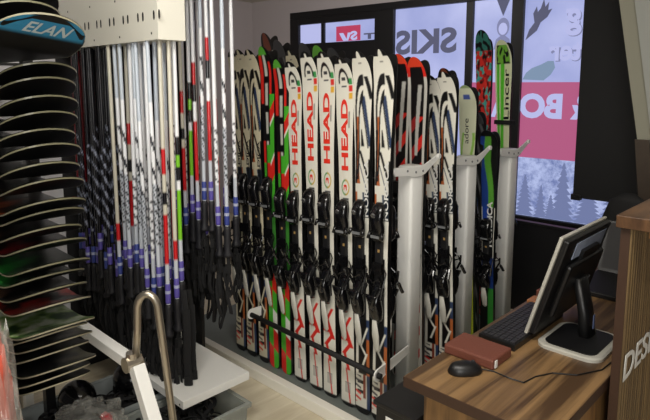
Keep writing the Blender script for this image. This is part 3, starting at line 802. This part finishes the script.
# two long straps that hang down onto the shelf
for i, (x, y) in enumerate(((-2.12, 1.30), (-2.15, 1.345))):
    sm = MB(); sm.tube([(x, y, .66), (x + .004, y, .55), (x - .004, y, .44), (x, y, .335)], (.0024, .017), 8, flat=(.7, -.7, 0)); sm.tube([(x, y, .345), (x, y, .303)], [(.007, .019), (.007, .02)], 8, flat=(.7, -.7, 0))
    sm.tube([(x, y, .66), (-2.15 + .01 * i, 1.31 + .02 * i, .74)], (.0024, .012), 8, flat=(.7, -.7, 0))
    single('hanging_strap', sm, M_strap, ['long black strap reaching the low white shelf, nearer one', 'long black strap reaching the low white shelf, farther one'][i], 'strap', 'long straps above the shelf')

# ------------------------------------------------------------------ snowboards
def board_geom(xn, yc, h, L, hwid, tipl=.13):
    """nose at x=xn pointing +X; returns function P(a,b): a = distance from tip, b = -1..1 across"""
    def P(a, b):
        tipl_ = tipl
        t = min(1, a / tipl_); half = hwid * math.sqrt(max(0.0, 1 - (1 - t) ** 2.7)); half = max(half, .004)
        c = max(0, 1 - a / .22); lift = h * c ** 1.6
        # rounded outline: tip point pulls back along the width
        return Vector((xn - a, yc + b * half, lift))
    return P
def make_board(xn, yc, z, h, top, base, edge, name_label, yaw=0, L=1.45, hwid=.119, colf=None, spatter=None, h_=None, roll=0):
    P = board_geom(0, 0, h, L, hwid)
    r = root('snowboard', name_label, 'snowboard', (xn, yc, z), 'snowboards stacked in the wall rack')
    aa = [0, .003, .008, .016, .028, .042, .06, .08, .10, .125, .15, .18, .21, .24, .3, .45, .7, 1.0, 1.25, L - .1, L - .03, L]
    bb = [-1, -.93, -.8, -.6, -.4, -.2, 0, .2, .4, .6, .8, .93, 1]
    def half_end(a, b):
        p = P(a, b)
        if a > L - .12: k = (a - (L - .12)) / .12; p.y *= math.sqrt(max(.02, 1 - k ** 2.3)); p.z += .03 * k * k
        return p
    def sheet(dz, rev):
        vs = [half_end(a, b) + Vector((0, 0, dz)) for a in aa for b in bb]; n = len(bb); fs = []
        for i in range(len(aa) - 1):
            for j in range(n - 1):
                f = (i * n + j, i * n + j + 1, (i + 1) * n + j + 1, (i + 1) * n + j); fs.append(f[::-1] if rev else f)
        return vs, fs
    t = MB(); t.add(*sheet(.0066, True)); t.add([v + Vector((0, 0, -.0015)) for v in sheet(.0066, True)[0]], sheet(0, False)[1])
    me = t.mesh('topsheet', smooth=True); o = part('topsheet', me, top, r)
    t = MB(); t.add(*sheet(0, False)); t.add([v + Vector((0, 0, .002)) for v in sheet(0, False)[0]], sheet(0, True)[1])
    M_ = M_vbase if roll else base
    part('base_sheet', t.mesh('base_sheet', smooth=True, colf=lambda i, v: (rgb(52, 140, 186) if .012 < -v.x < .098 and abs(v.y) < .114 else rgb(12, 12, 13))), M_, r)
    if roll:   # black lip along the rim of the underside
        t = MB(); n = len(bb); rr_ = []
        for a_, k in ((.001, 1.0), (.012, .97), (.022, .93)):
            rr_.append([half_end(a_ + (.0 if abs(b) < .9 else .05), b * k) + Vector((0, 0, -.0016)) for b in bb])
        t.rings(rr_, cap=False, closed=False); part('rim_lip', t, B_black, r, off=Vector((0, 0, 0)))
    # edge band around the outline
    out = [half_end(a, 1) for a in reversed(aa)] + [half_end(0, b) for b in reversed(bb[1:-1])] + [half_end(a, -1) for a in aa]
    e = MB(); n = len(out)
    vs = [p + Vector((0, 0, -.0005)) for p in out] + [p + Vector((0, 0, .0048)) for p in out]
    cen = Vector((-.3, 0, 0)); vs2 = [v + (Vector((v.x + .18, v.y, 0)).normalized() * .0012 if v.x > -.18 else Vector((0, math.copysign(.0012, v.y), 0))) for v in vs]
    e.add(vs2, [(i, i + 1, n + i + 1, n + i)[::-1] for i in range(n - 1)]); part('edge_band', e, edge, r, off=Vector((0, 0, 0)))
    r.rotation_euler = (roll, 0, yaw); return r, P
M_vbase = mat('base_print', (1, 1, 1), .45, vc=True)
E_pale = mat('edge_olive', rgb(112, 110, 88), .3); E_white = mat('edge_pale', rgb(142, 138, 116), .35)
B_black = mat('board_black', rgb(12, 12, 13), .4)
def speckle(name, c1, c2, scale=9, pos=(.45, .55), c3=None):
    m = bpy.data.materials.new(name); m.use_nodes = True; nt = m.node_tree; b = nt.nodes['Principled BSDF']
    tc = nt.nodes.new('ShaderNodeTexCoord'); n = nt.nodes.new('ShaderNodeTexNoise'); n.inputs['Scale'].default_value = scale; n.inputs['Detail'].default_value = 3
    r = nt.nodes.new('ShaderNodeValToRGB'); r.color_ramp.elements[0].position = pos[0]; r.color_ramp.elements[1].position = pos[1]
    r.color_ramp.elements[0].color = (*c1, 1); r.color_ramp.elements[1].color = (*c2, 1)
    if c3: e = r.color_ramp.elements.new(.62); e.color = (*c3, 1)
    nt.links.new(tc.outputs['Object'], n.inputs['Vector']); nt.links.new(n.outputs['Fac'], r.inputs[0]); nt.links.new(r.outputs[0], b.inputs['Base Color'])
    b.inputs['Roughness'].default_value = .3; return m
T_black = B_black; T_orange = speckle('board_orange', rgb(206, 96, 54), rgb(22, 17, 16), 4, (.34, .46)); T_red = speckle('board_red', rgb(130, 24, 32), rgb(20, 17, 18), 6, (.38, .48))
T_brown = speckle('board_brown', rgb(84, 62, 50), rgb(18, 17, 17), 5, (.30, .42)); T_green = speckle('board_green', rgb(40, 126, 50), rgb(18, 30, 22), 5, (.36, .48))
T_floral = speckle('board_floral', rgb(40, 70, 34), rgb(120, 150, 80), 11, (.42, .5), rgb(190, 196, 180)); T_silver = speckle('board_silver', rgb(24, 26, 28), rgb(120, 116, 90), 7, (.5, .7))
T_redblk = speckle('board_redblack', rgb(170, 40, 30), rgb(28, 26, 26), 8); T_grey = speckle('board_grey', rgb(60, 60, 62), rgb(24, 24, 24), 5)
zr = [(1.719, T_black), (1.675, T_brown), (1.62, T_brown), (1.571, T_black), (1.517, T_black), (1.472, T_grey), (1.414, T_brown), (1.361, T_brown), (1.299, T_orange), (1.262, T_black), (1.209, T_brown),
      (1.165, T_red), (1.095, T_green), (1.054, T_green), (1.014, T_brown), (.963, T_redblk), (.900, T_floral), (.864, T_brown), (.829, T_silver), (.796, T_black), (.747, T_silver), (.717, T_brown), (.684, T_black)]
tn = {T_black.name: 'black', T_brown.name: 'brown and black', T_grey.name: 'dark grey', T_orange.name: 'orange and black', T_red.name: 'dark red', T_green.name: 'green', T_redblk.name: 'red and black', T_floral.name: 'green floral', T_silver.name: 'black and silver'}
nb = 0
for i, (z, tm) in enumerate(zr):
    lab = '%s snowboard, %s below the blue board in the stack' % (tn[tm.name], ORD[i])
    big = (tm is T_floral)
    make_board(-1.82 + random.uniform(-.02, .02) + (.03 if big else 0), .668 + random.uniform(-.008, .008), z - .072, .068, tm, B_black, E_white if i > 14 else E_pale, lab, yaw=random.uniform(-.03, .03))
B_blue = mat('board_blue', rgb(46, 130, 176), .45)
eb, P_e = make_board(-1.63, .612, 1.752, .085, B_black, B_blue, E_white, 'black snowboard with bright blue lettered base at the stack top', hwid=.125, roll=-.13)
def en(a, b, dz):
    p = P_e(a, b); p.z += dz; return p
# lettering on the upturned blue base (seen from the front): x across, y up the curl
def fe(x, y, zz):
    # y: 0..1 up the curl -> distance from tip from .13 down to .04 ; x 0..1 across
    a = .080 - y * .046; p = P_e(a, 0); yy = -.055 + x * .125
    return Vector((p.x + .0022 + .001, yy, p.z - .0012))
me = fit_text('ELAN', fe, 1.0, 1.0, bold=.02, shear=.25); part('lettering', me, mat('elan_print', rgb(190, 206, 212), .4), eb, label='pale block lettering')
for i, (z, x) in enumerate(((1.808, -1.70), (1.850, -1.71), (1.90, -1.72), (1.95, -1.73))):
    make_board(x, .585, z, .068, (T_black, T_brown, T_black, T_black)[i], B_black, E_pale, ['black snowboard just above the blue board', 'brown-topped snowboard second above the blue board', 'black snowboard third above the blue board', 'topmost black snowboard of the stack'][i])
# rack that carries them
r_ = root('snowboard_rack', 'dark wall rack with arms carrying the stacked snowboards', 'rack', (-2.85, .86, 0))
for x in (-2.55, -3.05):
    m = MB(); m.box((x - .02, .83, 0), (x + .02, .87, 2.1)); part('upright', m, M_black, r_)
    m = MB()
    for z, _ in zr: m.box((x - .012, .56, z - .072 - .014), (x + .012, .83, z - .072 - .003))
    for z in (1.752, 1.808, 1.85, 1.90, 1.95): m.box((x - .012, .47, z - .024), (x + .012, .83, z - .013))
    part('support_arms', m, M_black, r_)

# crumpled wrapped bundle at the left edge
def blob(c, r, seed, amp, n=3, stretch=(1, 1, 1)):
    import bmesh
    b = bmesh.new(); bmesh.ops.create_icosphere(b, subdivisions=4, radius=1)
    mb = MB(); vs = []
    for v in b.verts:
        p = v.co.copy(); k = 1 + amp * noise.noise(p * n + Vector((seed, 0, 0))) + amp * .5 * abs(noise.noise(p * n * 3 + Vector((0, seed, 0))))
        vs.append(Vector(c) + Vector((p.x * r[0] * k, p.y * r[1] * k, p.z * r[2] * k)))
    mb.add(vs, [tuple(v.index for v in f.verts) for f in b.faces]); b.free(); return mb
r_ = root('wrapped_bundle', 'tall bundle in crumpled clear plastic with red print at left edge', 'bundle', (-1.84, .44, 0))
part('red_content', blob((-1.80, .455, .50), (.09, .045, .44), 3, .25), M_redwrap, r_, smooth=True)
part('plastic_wrap', blob((-1.80, .455, .50), (.105, .058, .48), 9, .3, 4), M_wrap, r_, smooth=False)

# ------------------------------------------------------------------ crates and what is in them
def crate(x0, x1, y0, y1, h, m, label):
    r = root('storage_crate', label, 'crate', ((x0 + x1) / 2, (y0 + y1) / 2, 0))
    t = .006; mb = MB(); ins = .02
    def quad(i, z): return [(x0 + i, y0 + i, z), (x1 - i, y0 + i, z), (x1 - i, y1 - i, z), (x0 + i, y1 - i, z)]
    mb.rings([quad(ins, 0.0), quad(ins * .3, h - .01), quad(ins * .3 + t, h - .01), quad(ins + t, .01)], cap=False)
    mb.add(quad(ins, 0), [(3, 2, 1, 0)]); mb.add(quad(ins + t, .01), [(0, 1, 2, 3)]); part('tub', mb, m, r)
    mb = MB(); mb.rings([quad(-.006, h - .02), quad(-.008, h), quad(.012, h), quad(.010, h - .02), quad(-.006, h - .02)], cap=False); part('rim', mb, m, r, smooth=False)
    return r
crate(-2.585, -2.26, .56, 1.50, .23, M_crate, 'opaque grey storage crate full of black gear beside the stacked snowboards')
crate(-2.24, -1.935, .66, 1.50, .21, M_clear, 'translucent storage crate holding black straps under the white shelf')
def heap(x0, x1, y0, y1, z0, z1, n, seed, name, label):
    rnd = random.Random(seed); mb = MB()
    for i in range(n):
        c = Vector((rnd.uniform(x0, x1), rnd.uniform(y0, y1), rnd.uniform(z0, z1))); R = rnd.uniform(.03, .07); ax = rnd.uniform(0, PI); tl = rnd.uniform(-.6, .6)
        pts = []
        for k in range(13):
            a = 2 * PI * k / 12 * .95; p = Vector((R * math.cos(a), R * .6 * math.sin(a), tl * R * math.sin(a + 1)))
            p = Matrix.Rotation(ax, 3, 'Z') @ p; q_ = c + p; q_.x = min(max(q_.x, x0 - .02), x1 + .02); q_.y = min(max(q_.y, y0 - .02), y1 + .02); q_.z = max(q_.z, .025); pts.append(q_)
        mb.tube(pts, (.003, .010), 6)
    o = single(name, mb, M_strap, label, 'straps'); o['kind'] = 'stuff'; return o
heap(-2.19, -1.99, .74, 1.42, .04, .20, 150, 5, 'strap_heap', 'tangled heap of black straps in the translucent crate')
heap(-2.53, -2.32, .64, 1.42, .04, .24, 110, 8, 'gear_heap', 'tangled heap of black straps in the grey crate')
def helmet(c, r, label):
    rt_ = root('ski_helmet', label, 'helmet', (c[0], c[1], c[2] - r * .7))
    mb = MB(); rs = []
    for i in range(9):
        t = i / 8 * PI * .56; rs.append([(c[0] + r * math.sin(t + .02) * math.cos(a * PI / 12) * 1.12, c[1] + r * math.sin(t + .02) * math.sin(a * PI / 12), c[2] + r * math.cos(t)) for a in range(24)])
    rs2 = [[(c[0] + (x - c[0]) * .9, c[1] + (y - c[1]) * .9, c[2] + (z - c[2]) * .9) for x, y, z in rr] for rr in reversed(rs)]
    mb.rings(rs + rs2, cap=True); part('helmet_shell', mb, M_blackg, rt_, smooth=True)
    mb = MB(); mb.tube([(c[0] + r * 1.05, c[1] - r * .5, c[2] - .02), (c[0] + r * 1.22, c[1], c[2] - .0), (c[0] + r * 1.05, c[1] + r * .5, c[2] - .02)], (.004, .014), 8); part('goggle_band', mb, M_rubber, rt_)
helmet((-2.42, 1.18, .27), .085, 'black ski helmet in the grey crate, beside the white bar')
helmet((-2.44, .93, .26), .08, 'black ski helmet in the grey crate, beneath the wrapped bag')
r_ = root('wrapped_bag', 'bag of gear in crumpled clear plastic lying on the crates', 'bag', (-2.15, .95, .25))
part('gear_inside', blob((-2.15, .86, .295), (.12, .10, .045), 13, .5, 2.5), mat('gear_dark', rgb(34, 34, 34), .5, vary=.6, bscale=20), r_, smooth=True)
part('plastic_wrap', blob((-2.15, .86, .30), (.15, .12, .065), 21, .5, 4), M_wrap, r_)
part('printed_mark', blob((-2.08, .90, .345), (.03, .018, .012), 4, .3), mat('print_pink', rgb(186, 70, 74), .5), r_)

# ------------------------------------------------------------------ white bar barrier with steel hoop
r_ = root('white_barrier', 'white square tube barrier frame in front of the crates', 'barrier', (-1.82, .885, 0))
J = Vector((-1.812, .888, .672))
def sqtube(a, b, w_):
    mb = MB(); a = Vector(a); b = Vector(b); t = (b - a).normalized(); u = t.cross(Vector((0, 0, 1)))
    if u.length < .1: u = Vector((1, 0, 0))
    u.normalize(); v = t.cross(u); h = w_ / 2
    mb.rings([[p + u * h + v * h, p + u * h - v * h, p - u * h - v * h, p - u * h + v * h] for p in (a, b)]); return mb
part('cross_bar', sqtube(J + Vector((-.02, 0, 0)), (-2.9, .872, .69), .042), M_white, r_, bevel=.003)
k = (Vector((-1.600, .888, .548)) - J)
# leg runs down and outward from the joint
leg_end = Vector((-1.55, .89, 0))
part('leg', sqtube(J + Vector((.03, 0, .0)), Vector((-1.05, .885, .012)) * 0 + Vector((-1.36, .885, .0)), .045), M_white, r_, bevel=.003)
m = MB(); m.box((-2.93, .852, 0), (-2.89, .892, .67)); part('leg', m, M_white, r_, bevel=.003)
m = MB(); m.tube([J + Vector((0, -.03, .0)), J + Vector((0, .03, .0))], .028, 12); m.tube([J + Vector((-.0, .0, .01)), J + Vector((-.0, .0, .04))], .022, 12); part('joint_collar', m, M_steel, r_)
r_ = root('steel_hoop', 'brushed steel hoop handrail rising from the white barrier joint', 'handrail', (-1.70, .95, 0))
m = MB(); pts = []
Lg = Vector((-1.803, .898, .70)); Rg = Vector((-1.67, 1.01, .0)); 
pts.append(Lg)
pts.append(Vector((-1.797, .904, .80)))
for i in range(0, 13):
    t = PI - PI * i / 12; cx = (-1.795 - 1.742) / 2; cy = (.906 + .957) / 2; ex = (1.795 - 1.742) / 2; ey = (.957 - .906) / 2
    pts.append(Vector((cx + ex * math.cos(t), cy + ey * math.cos(t), .868 + .058 * math.sin(t))))
pts.append(Vector((-1.736, .963, .78))); pts.append(Vector((-1.716, .983, .453))); pts.append(Rg)
m.tube(pts, .0135, 14); part('bent_tube', m, M_steel, r_, smooth=True)
m = MB(); m.tube([(-1.67, 1.01, 0), (-1.67, 1.01, .008)], .035, 16); part('base_flange', m, M_steel, r_)

# ------------------------------------------------------------------ desk
r_ = root('service_desk', 'walnut wood-grain service desk with dark edge', 'desk', (-.75, 2.2, 0))
m = MB(); m.box((-.993, 1.379, .705), (-.524, 3.05, .739)); part('desk_edge', m, M_dedge, r_, bevel=.0015, label='dark brown edge banding')
m = MB(); m.box((-.991, 1.381, .739), (-.526, 3.048, .7405)); part('worktop', m, M_desk, r_)
m = MB(); m.box((-.94, 1.42, 0), (-.56, 1.445, .705)); part('end_panel', m, M_dside, r_)
m = MB(); m.box((-.565, 1.446, 0), (-.545, 3.0, .705)); part('side_panel', m, M_dside, r_)
m = MB(); m.box((-.94, 3.0, 0), (-.56, 3.02, .705)); part('end_panel', m, M_dside, r_)
# black pedestal box
r_ = root('black_box', 'black floor box with small white mark beside the desk corner', 'box', (-1.05, 1.5, 0))
m = MB(); m.box((-1.117, 1.40, 0), (-.955, 1.66, .585)); part('box_body', m, M_black, r_, bevel=.003)
m = MB(); m.box((-1.125, 1.392, .586), (-.95, 1.668, .602)); part('lid', m, M_black, r_, bevel=.003)
m = MB(); m.box((-1.075, 1.3985, .535), (-1.045, 1.3995, .56)); m.box((-1.068, 1.398, .541), (-1.052, 1.399, .554)); part('white_mark', m, M_whitet, r_, label='small white square mark')
# reception panel + counter
r_ = root('reception_counter', 'tall reception counter with fluted wood front, DESK lettering and dark top', 'counter', (-.3, 2.6, 0))
m = MB(); m.box((-.512, 1.793, 0), (-.486, 3.7, 1.232)); part('panel_core', m, M_dedge, r_)
m = MB(); m.box((-.486, 1.796, 0), (-.4825, 3.7, 1.232))
y = 1.80
while y < 3.2: m.tube([(-.4832, y, 0.001), (-.4832, y, 1.23)], .0028, 6, cap=False); y += .024
part('fluted_front', m, M_flute, r_)
m = MB(); m.box((-.522, 1.775, 1.233), (.05, 3.7, 1.270)); part('counter_top', m, M_slab, r_, bevel=.002)
m = MB(); m.box((-.4825, 1.98, 1.165), (-.43, 2.6, 1.232)); part('support_rail', m, mat('light_wood', rgb(150, 108, 66), .5), r_, label='light wood rail under the top')
m = MB(); m.box((-.03, 3.2, 0), (0.02, 3.65, 1.232)); part('support_panel', m, M_dside, r_)
me = fit_text('DESK', lambda x, y, z: Vector((-.4785 + z, 1.802 + x, .748 + y * 1.0)), .36, .085, bold=.014, extrude=.0008, shear=.08)
for v in me.vertices: v.co -= Vector((-.3, 2.6, 0))
part('lettering', me, M_whitet, r_, off=Vector((0, 0, 0)), label='white block lettering')
m = MB(); m.box((-.46, 2.35, 1.00), (-.40, 2.65, 1.16)); single('wooden_box', m, mat('light_wood', rgb(150, 104, 62), .5), 'light brown wooden box hanging under the counter top', 'box') if False else None
# things on the desk
zt = .7405
r_ = root('leather_case', 'red-brown leather case with white tag lying on the desk corner', 'case', (-.895, 1.67, zt))
m = MB(); m.box((-.987, 1.603, zt), (-.805, 1.735, zt + .034)); part('case_body', m, M_leather, r_, bevel=.006)
m = MB(); m.box((-.8045, 1.614, zt + .006), (-.8015, 1.628, zt + .030)); part('tag', m, M_whitet, r_, label='small white tag')
r_ = root('computer_mouse', 'black computer mouse with cable on the desk', 'mouse', (-.865, 1.535, zt))
mb = MB(); rs = []
n = 18; R = Matrix.Rotation(math.radians(52), 3, 'Z')
for hz, k_ in ((0, 1.08), (.006, 1.14), (.018, 1.05), (.028, .85), (.034, .55), (.036, .15)):
    rs.append([Vector((-.865, 1.535, zt + hz)) + R @ Vector((.050 * k_ * math.copysign(abs(math.cos(2 * PI * i / n)) ** .8, math.cos(2 * PI * i / n)) - (.004 if hz > .02 else 0), .029 * k_ * math.sin(2 * PI * i / n), 0)) for i in range(n)])
mb.rings(rs); part('mouse_shell', mb, M_black, r_, smooth=True)
mb = MB(); c_ = Vector((-.865, 1.535, zt + .031)) + R @ Vector((.026, 0, 0)); mb.tube([c_ + R @ Vector((0, -.004, 0)), c_ + R @ Vector((0, .004, 0))], .008, 12); part('scroll_wheel', mb, M_key, r_)
mb = MB(); mb.tube([(-.835, 1.575, zt + .008), (-.80, 1.60, zt + .003), (-.745, 1.595, zt + .003), (-.70, 1.60, zt + .003), (-.69, 1.66, zt + .003), (-.66, 1.72, zt + .003), (-.60, 1.76, zt + .003), (-.555, 1.85, zt + .003), (-.545, 2.0, zt + .003)], .0022, 6); part('cable', mb, M_black, r_)
r_ = root('keyboard', 'black computer keyboard lying left of the monitor', 'keyboard', (-.89, 1.98, zt))
m = MB(); m.add([(x, y, z) for x, y, z in ((-.965, 1.80, zt), (-.815, 1.775, zt), (-.815, 2.20, zt), (-.965, 2.225, zt), (-.965, 1.80, zt + .014), (-.815, 1.775, zt + .024), (-.815, 2.20, zt + .024), (-.965, 2.225, zt + .014))],
      [(3, 2, 1, 0), (4, 5, 6, 7), (0, 1, 5, 4), (1, 2, 6, 5), (2, 3, 7, 6), (3, 0, 4, 7)]); part('keyboard_body', m, M_black, r_, bevel=.003)
m = MB()
for i in range(6):
    for j in range(19):
        if i == 5 and j in (4, 5, 6, 7, 8): pass
        x = -.955 + .0225 * i + .004; y = 1.805 + j * .0215 - (x + .965) * .16; z = zt + .0145 + (.010) * (x + .965) / .15
        m.box((x, y, z), (x + .018, y + .0175, z + .006))
kb = part('keys', m, M_key, r_); kb['kind'] = 'stuff'
# monitor
r_ = root('monitor', 'black flat monitor with silver edge seen from behind on the desk', 'monitor', (-.70, 2.05, zt))
bl = Vector((-.83, 1.88, .772)); tl = Vector((-.72, 1.875, 1.145)); tr = Vector((-.72, 2.31, 1.145)); br_ = Vector((-.83, 2.31, .772))
nrm = (tr - tl).cross(bl - tl).normalized()
if nrm.x < 0: nrm = -nrm          # back side normal (+X)
def slab(a, b, c, d, off0, off1, inset=0):
    cc = (a + b + c + d) / 4; q_ = [p + (cc - p).normalized() * inset for p in (a, b, c, d)]
    mb = MB(); mb.add([p + nrm * off0 for p in q_] + [p + nrm * off1 for p in q_], [(0, 1, 2, 3), (7, 6, 5, 4), (0, 4, 5, 1), (1, 5, 6, 2), (2, 6, 7, 3), (3, 7, 4, 0)]); return mb
part('silver_bezel', slab(bl, tl, tr, br_, -.002, .010), M_silver, r_, bevel=.003, label='silver screen bezel')
part('back_cover', slab(bl, tl, tr, br_, .010, .032, .010), M_black, r_, bevel=.006)
part('screen', slab(bl, tl, tr, br_, -.004, -.002, .025), M_blackg, r_)
ux = (tr - tl).normalized(); uz = (tl - bl).normalized()
cb = (bl + tr) / 2
def bp(a, b, o_): return cb + ux * a + uz * b + nrm * o_
def bslab(a0, a1, b0, b1, o0, o1):
    mb = MB(); q_ = [(a0, b0), (a1, b0), (a1, b1), (a0, b1)]
    mb.add([bp(a, b, o0) for a, b in q_] + [bp(a, b, o1) for a, b in q_], [(3, 2, 1, 0), (4, 5, 6, 7), (0, 1, 5, 4), (1, 2, 6, 5), (2, 3, 7, 6), (3, 0, 4, 7)]); return mb
part('bulge', bslab(-.16, .17, -.12, .09, .032, .055), M_black, r_, bevel=.01)
part('rating_label', bslab(-.12, .17, .10, .165, .032, .0335), mat('label_sheen', rgb(176, 188, 212), .25, vary=.3, bscale=12), r_, label='glossy label with pale blue reflection painted in')  # pale colour paints in the reflection on the label
part('vent_slot', bslab(-.05, .10, .075, .125, .0335, .046), M_black, r_)
part('vent_slot', bslab(-.02, .10, -.02, -.01, .055, .057), M_bgrey, r_)
m = MB(); m.loft([(-.675, 2.06, zt + .012, .022, .045), (-.685, 2.06, zt + .10, .02, .04), (-.715, 2.07, zt + .22, .018, .04)], 16, .6); st = part('stand_neck', m, M_black, r_, smooth=True)
m = MB(); m.box((-.652, 2.04, zt + .05), (-.650, 2.055, zt + .10)); part('stand_badge', m, mat('badge_blue', rgb(120, 140, 190), .2, metal=.5), st, off=OFF[r_.name])
def rr(x0, x1, y0, y1, r, n=6):
    o_ = []
    for cx, cy, a0 in ((x1 - r, y1 - r, 0), (x0 + r, y1 - r, 90), (x0 + r, y0 + r, 180), (x1 - r, y0 + r, 270)):
        for i in range(n + 1): a = math.radians(a0 + 90 * i / n); o_.append((cx + r * math.cos(a), cy + r * math.sin(a)))
    return o_
m = MB(); a_ = rr(-.792, -.572, 1.872, 2.14, .05); b_ = rr(-.77, -.594, 1.894, 2.12, .035)
m.rings([[(x, y, zt) for x, y in a_], [(x, y, zt + .010) for x, y in a_], [(x, y, zt + .014) for x, y in rr(-.786, -.578, 1.878, 2.134, .047)]]); part('stand_base', m, M_silver, r_, label='silver stand base rim')
m = MB(); m.rings([[(x, y, zt + .0142) for x, y in b_], [(x, y, zt + .017) for x, y in b_]]); part('base_inlay', m, M_black, r_)
# second screen farther along the desk
r_ = root('laptop', 'dark laptop standing open behind the monitor', 'laptop', (-.75, 2.72, zt))
m = MB(); m.box((-.90, 2.50, zt), (-.60, 2.86, zt + .022)); part('keyboard_deck', m, M_black, r_, bevel=.004)
m = MB(); m.add([(-.90, 2.83, zt + .022), (-.60, 2.83, zt + .022), (-.60, 2.93, zt + .25), (-.90, 2.93, zt + .25), (-.90, 2.845, zt + .022), (-.60, 2.845, zt + .022), (-.60, 2.945, zt + .25), (-.90, 2.945, zt + .25)],
      [(0, 1, 2, 3), (7, 6, 5, 4), (0, 4, 5, 1), (1, 5, 6, 2), (2, 6, 7, 3), (3, 7, 4, 0)]); part('lid', m, M_black, r_)
m = MB(); m.add([(-.885, 2.8335, zt + .038), (-.615, 2.8335, zt + .038), (-.615, 2.923, zt + .24), (-.885, 2.923, zt + .24)], [(0, 1, 2, 3)]); part('screen', m, mat('dim_screen', rgb(12, 10, 12), .6), r_)
# small boxes on the far side of the desk
m = MB(); m.box((-.985, 2.33, zt), (-.90, 2.43, zt + .03)); single('red_box', m, M_leather, 'small reddish brown box on the desk behind the keyboard', 'box', bevel=.003)
m = MB(); m.box((-.985, 2.24, zt), (-.93, 2.31, zt + .012)); single('wood_block', m, mat('light_wood2', rgb(160, 106, 66), .5), 'small flat wood block between keyboard and reddish box', 'block', bevel=.002)
# office chair
r_ = root('office_chair', 'black office chair with rounded backrest behind the desk', 'chair', (-.80, 3.25, 0))
m = MB(); m.tube([(-.88, 3.28, .62), (-.90, 3.28, .80), (-.90, 3.275, .93), (-.90, 3.27, 1.03), (-.90, 3.265, 1.075)], [(.09, .02), (.13, .03), (.135, .032), (.10, .028), (.03, .012)], 20, flat=(1, 0, 0)); part('backrest', m, M_rubber, r_, smooth=True)
m = MB(); m.loft([(-.80, 3.19, .44, .15, .10), (-.80, 3.19, .47, .18, .12), (-.80, 3.19, .50, .17, .11)], 20, .7); part('seat', m, M_rubber, r_, smooth=True)
m = MB(); m.tube([(-.80, 3.19, .10), (-.80, 3.19, .44)], .025, 12); m.box((-.86, 3.29, .47), (-.82, 3.32, .68)); part('gas_column', m, M_black, r_)
for i in range(5):
    a = 2 * PI * i / 5 + .3; m = MB(); m.tube([(-.80, 3.19, .11), (-.80 + .20 * math.cos(a), 3.19 + .20 * math.sin(a), .06)], [.018, .012], 8); m.tube([(-.80 + .2 * math.cos(a), 3.17 + .2 * math.sin(a), .025), (-.80 + .2 * math.cos(a), 3.21 + .2 * math.sin(a), .025)], .025, 12)
    part('leg', m, M_black, r_)
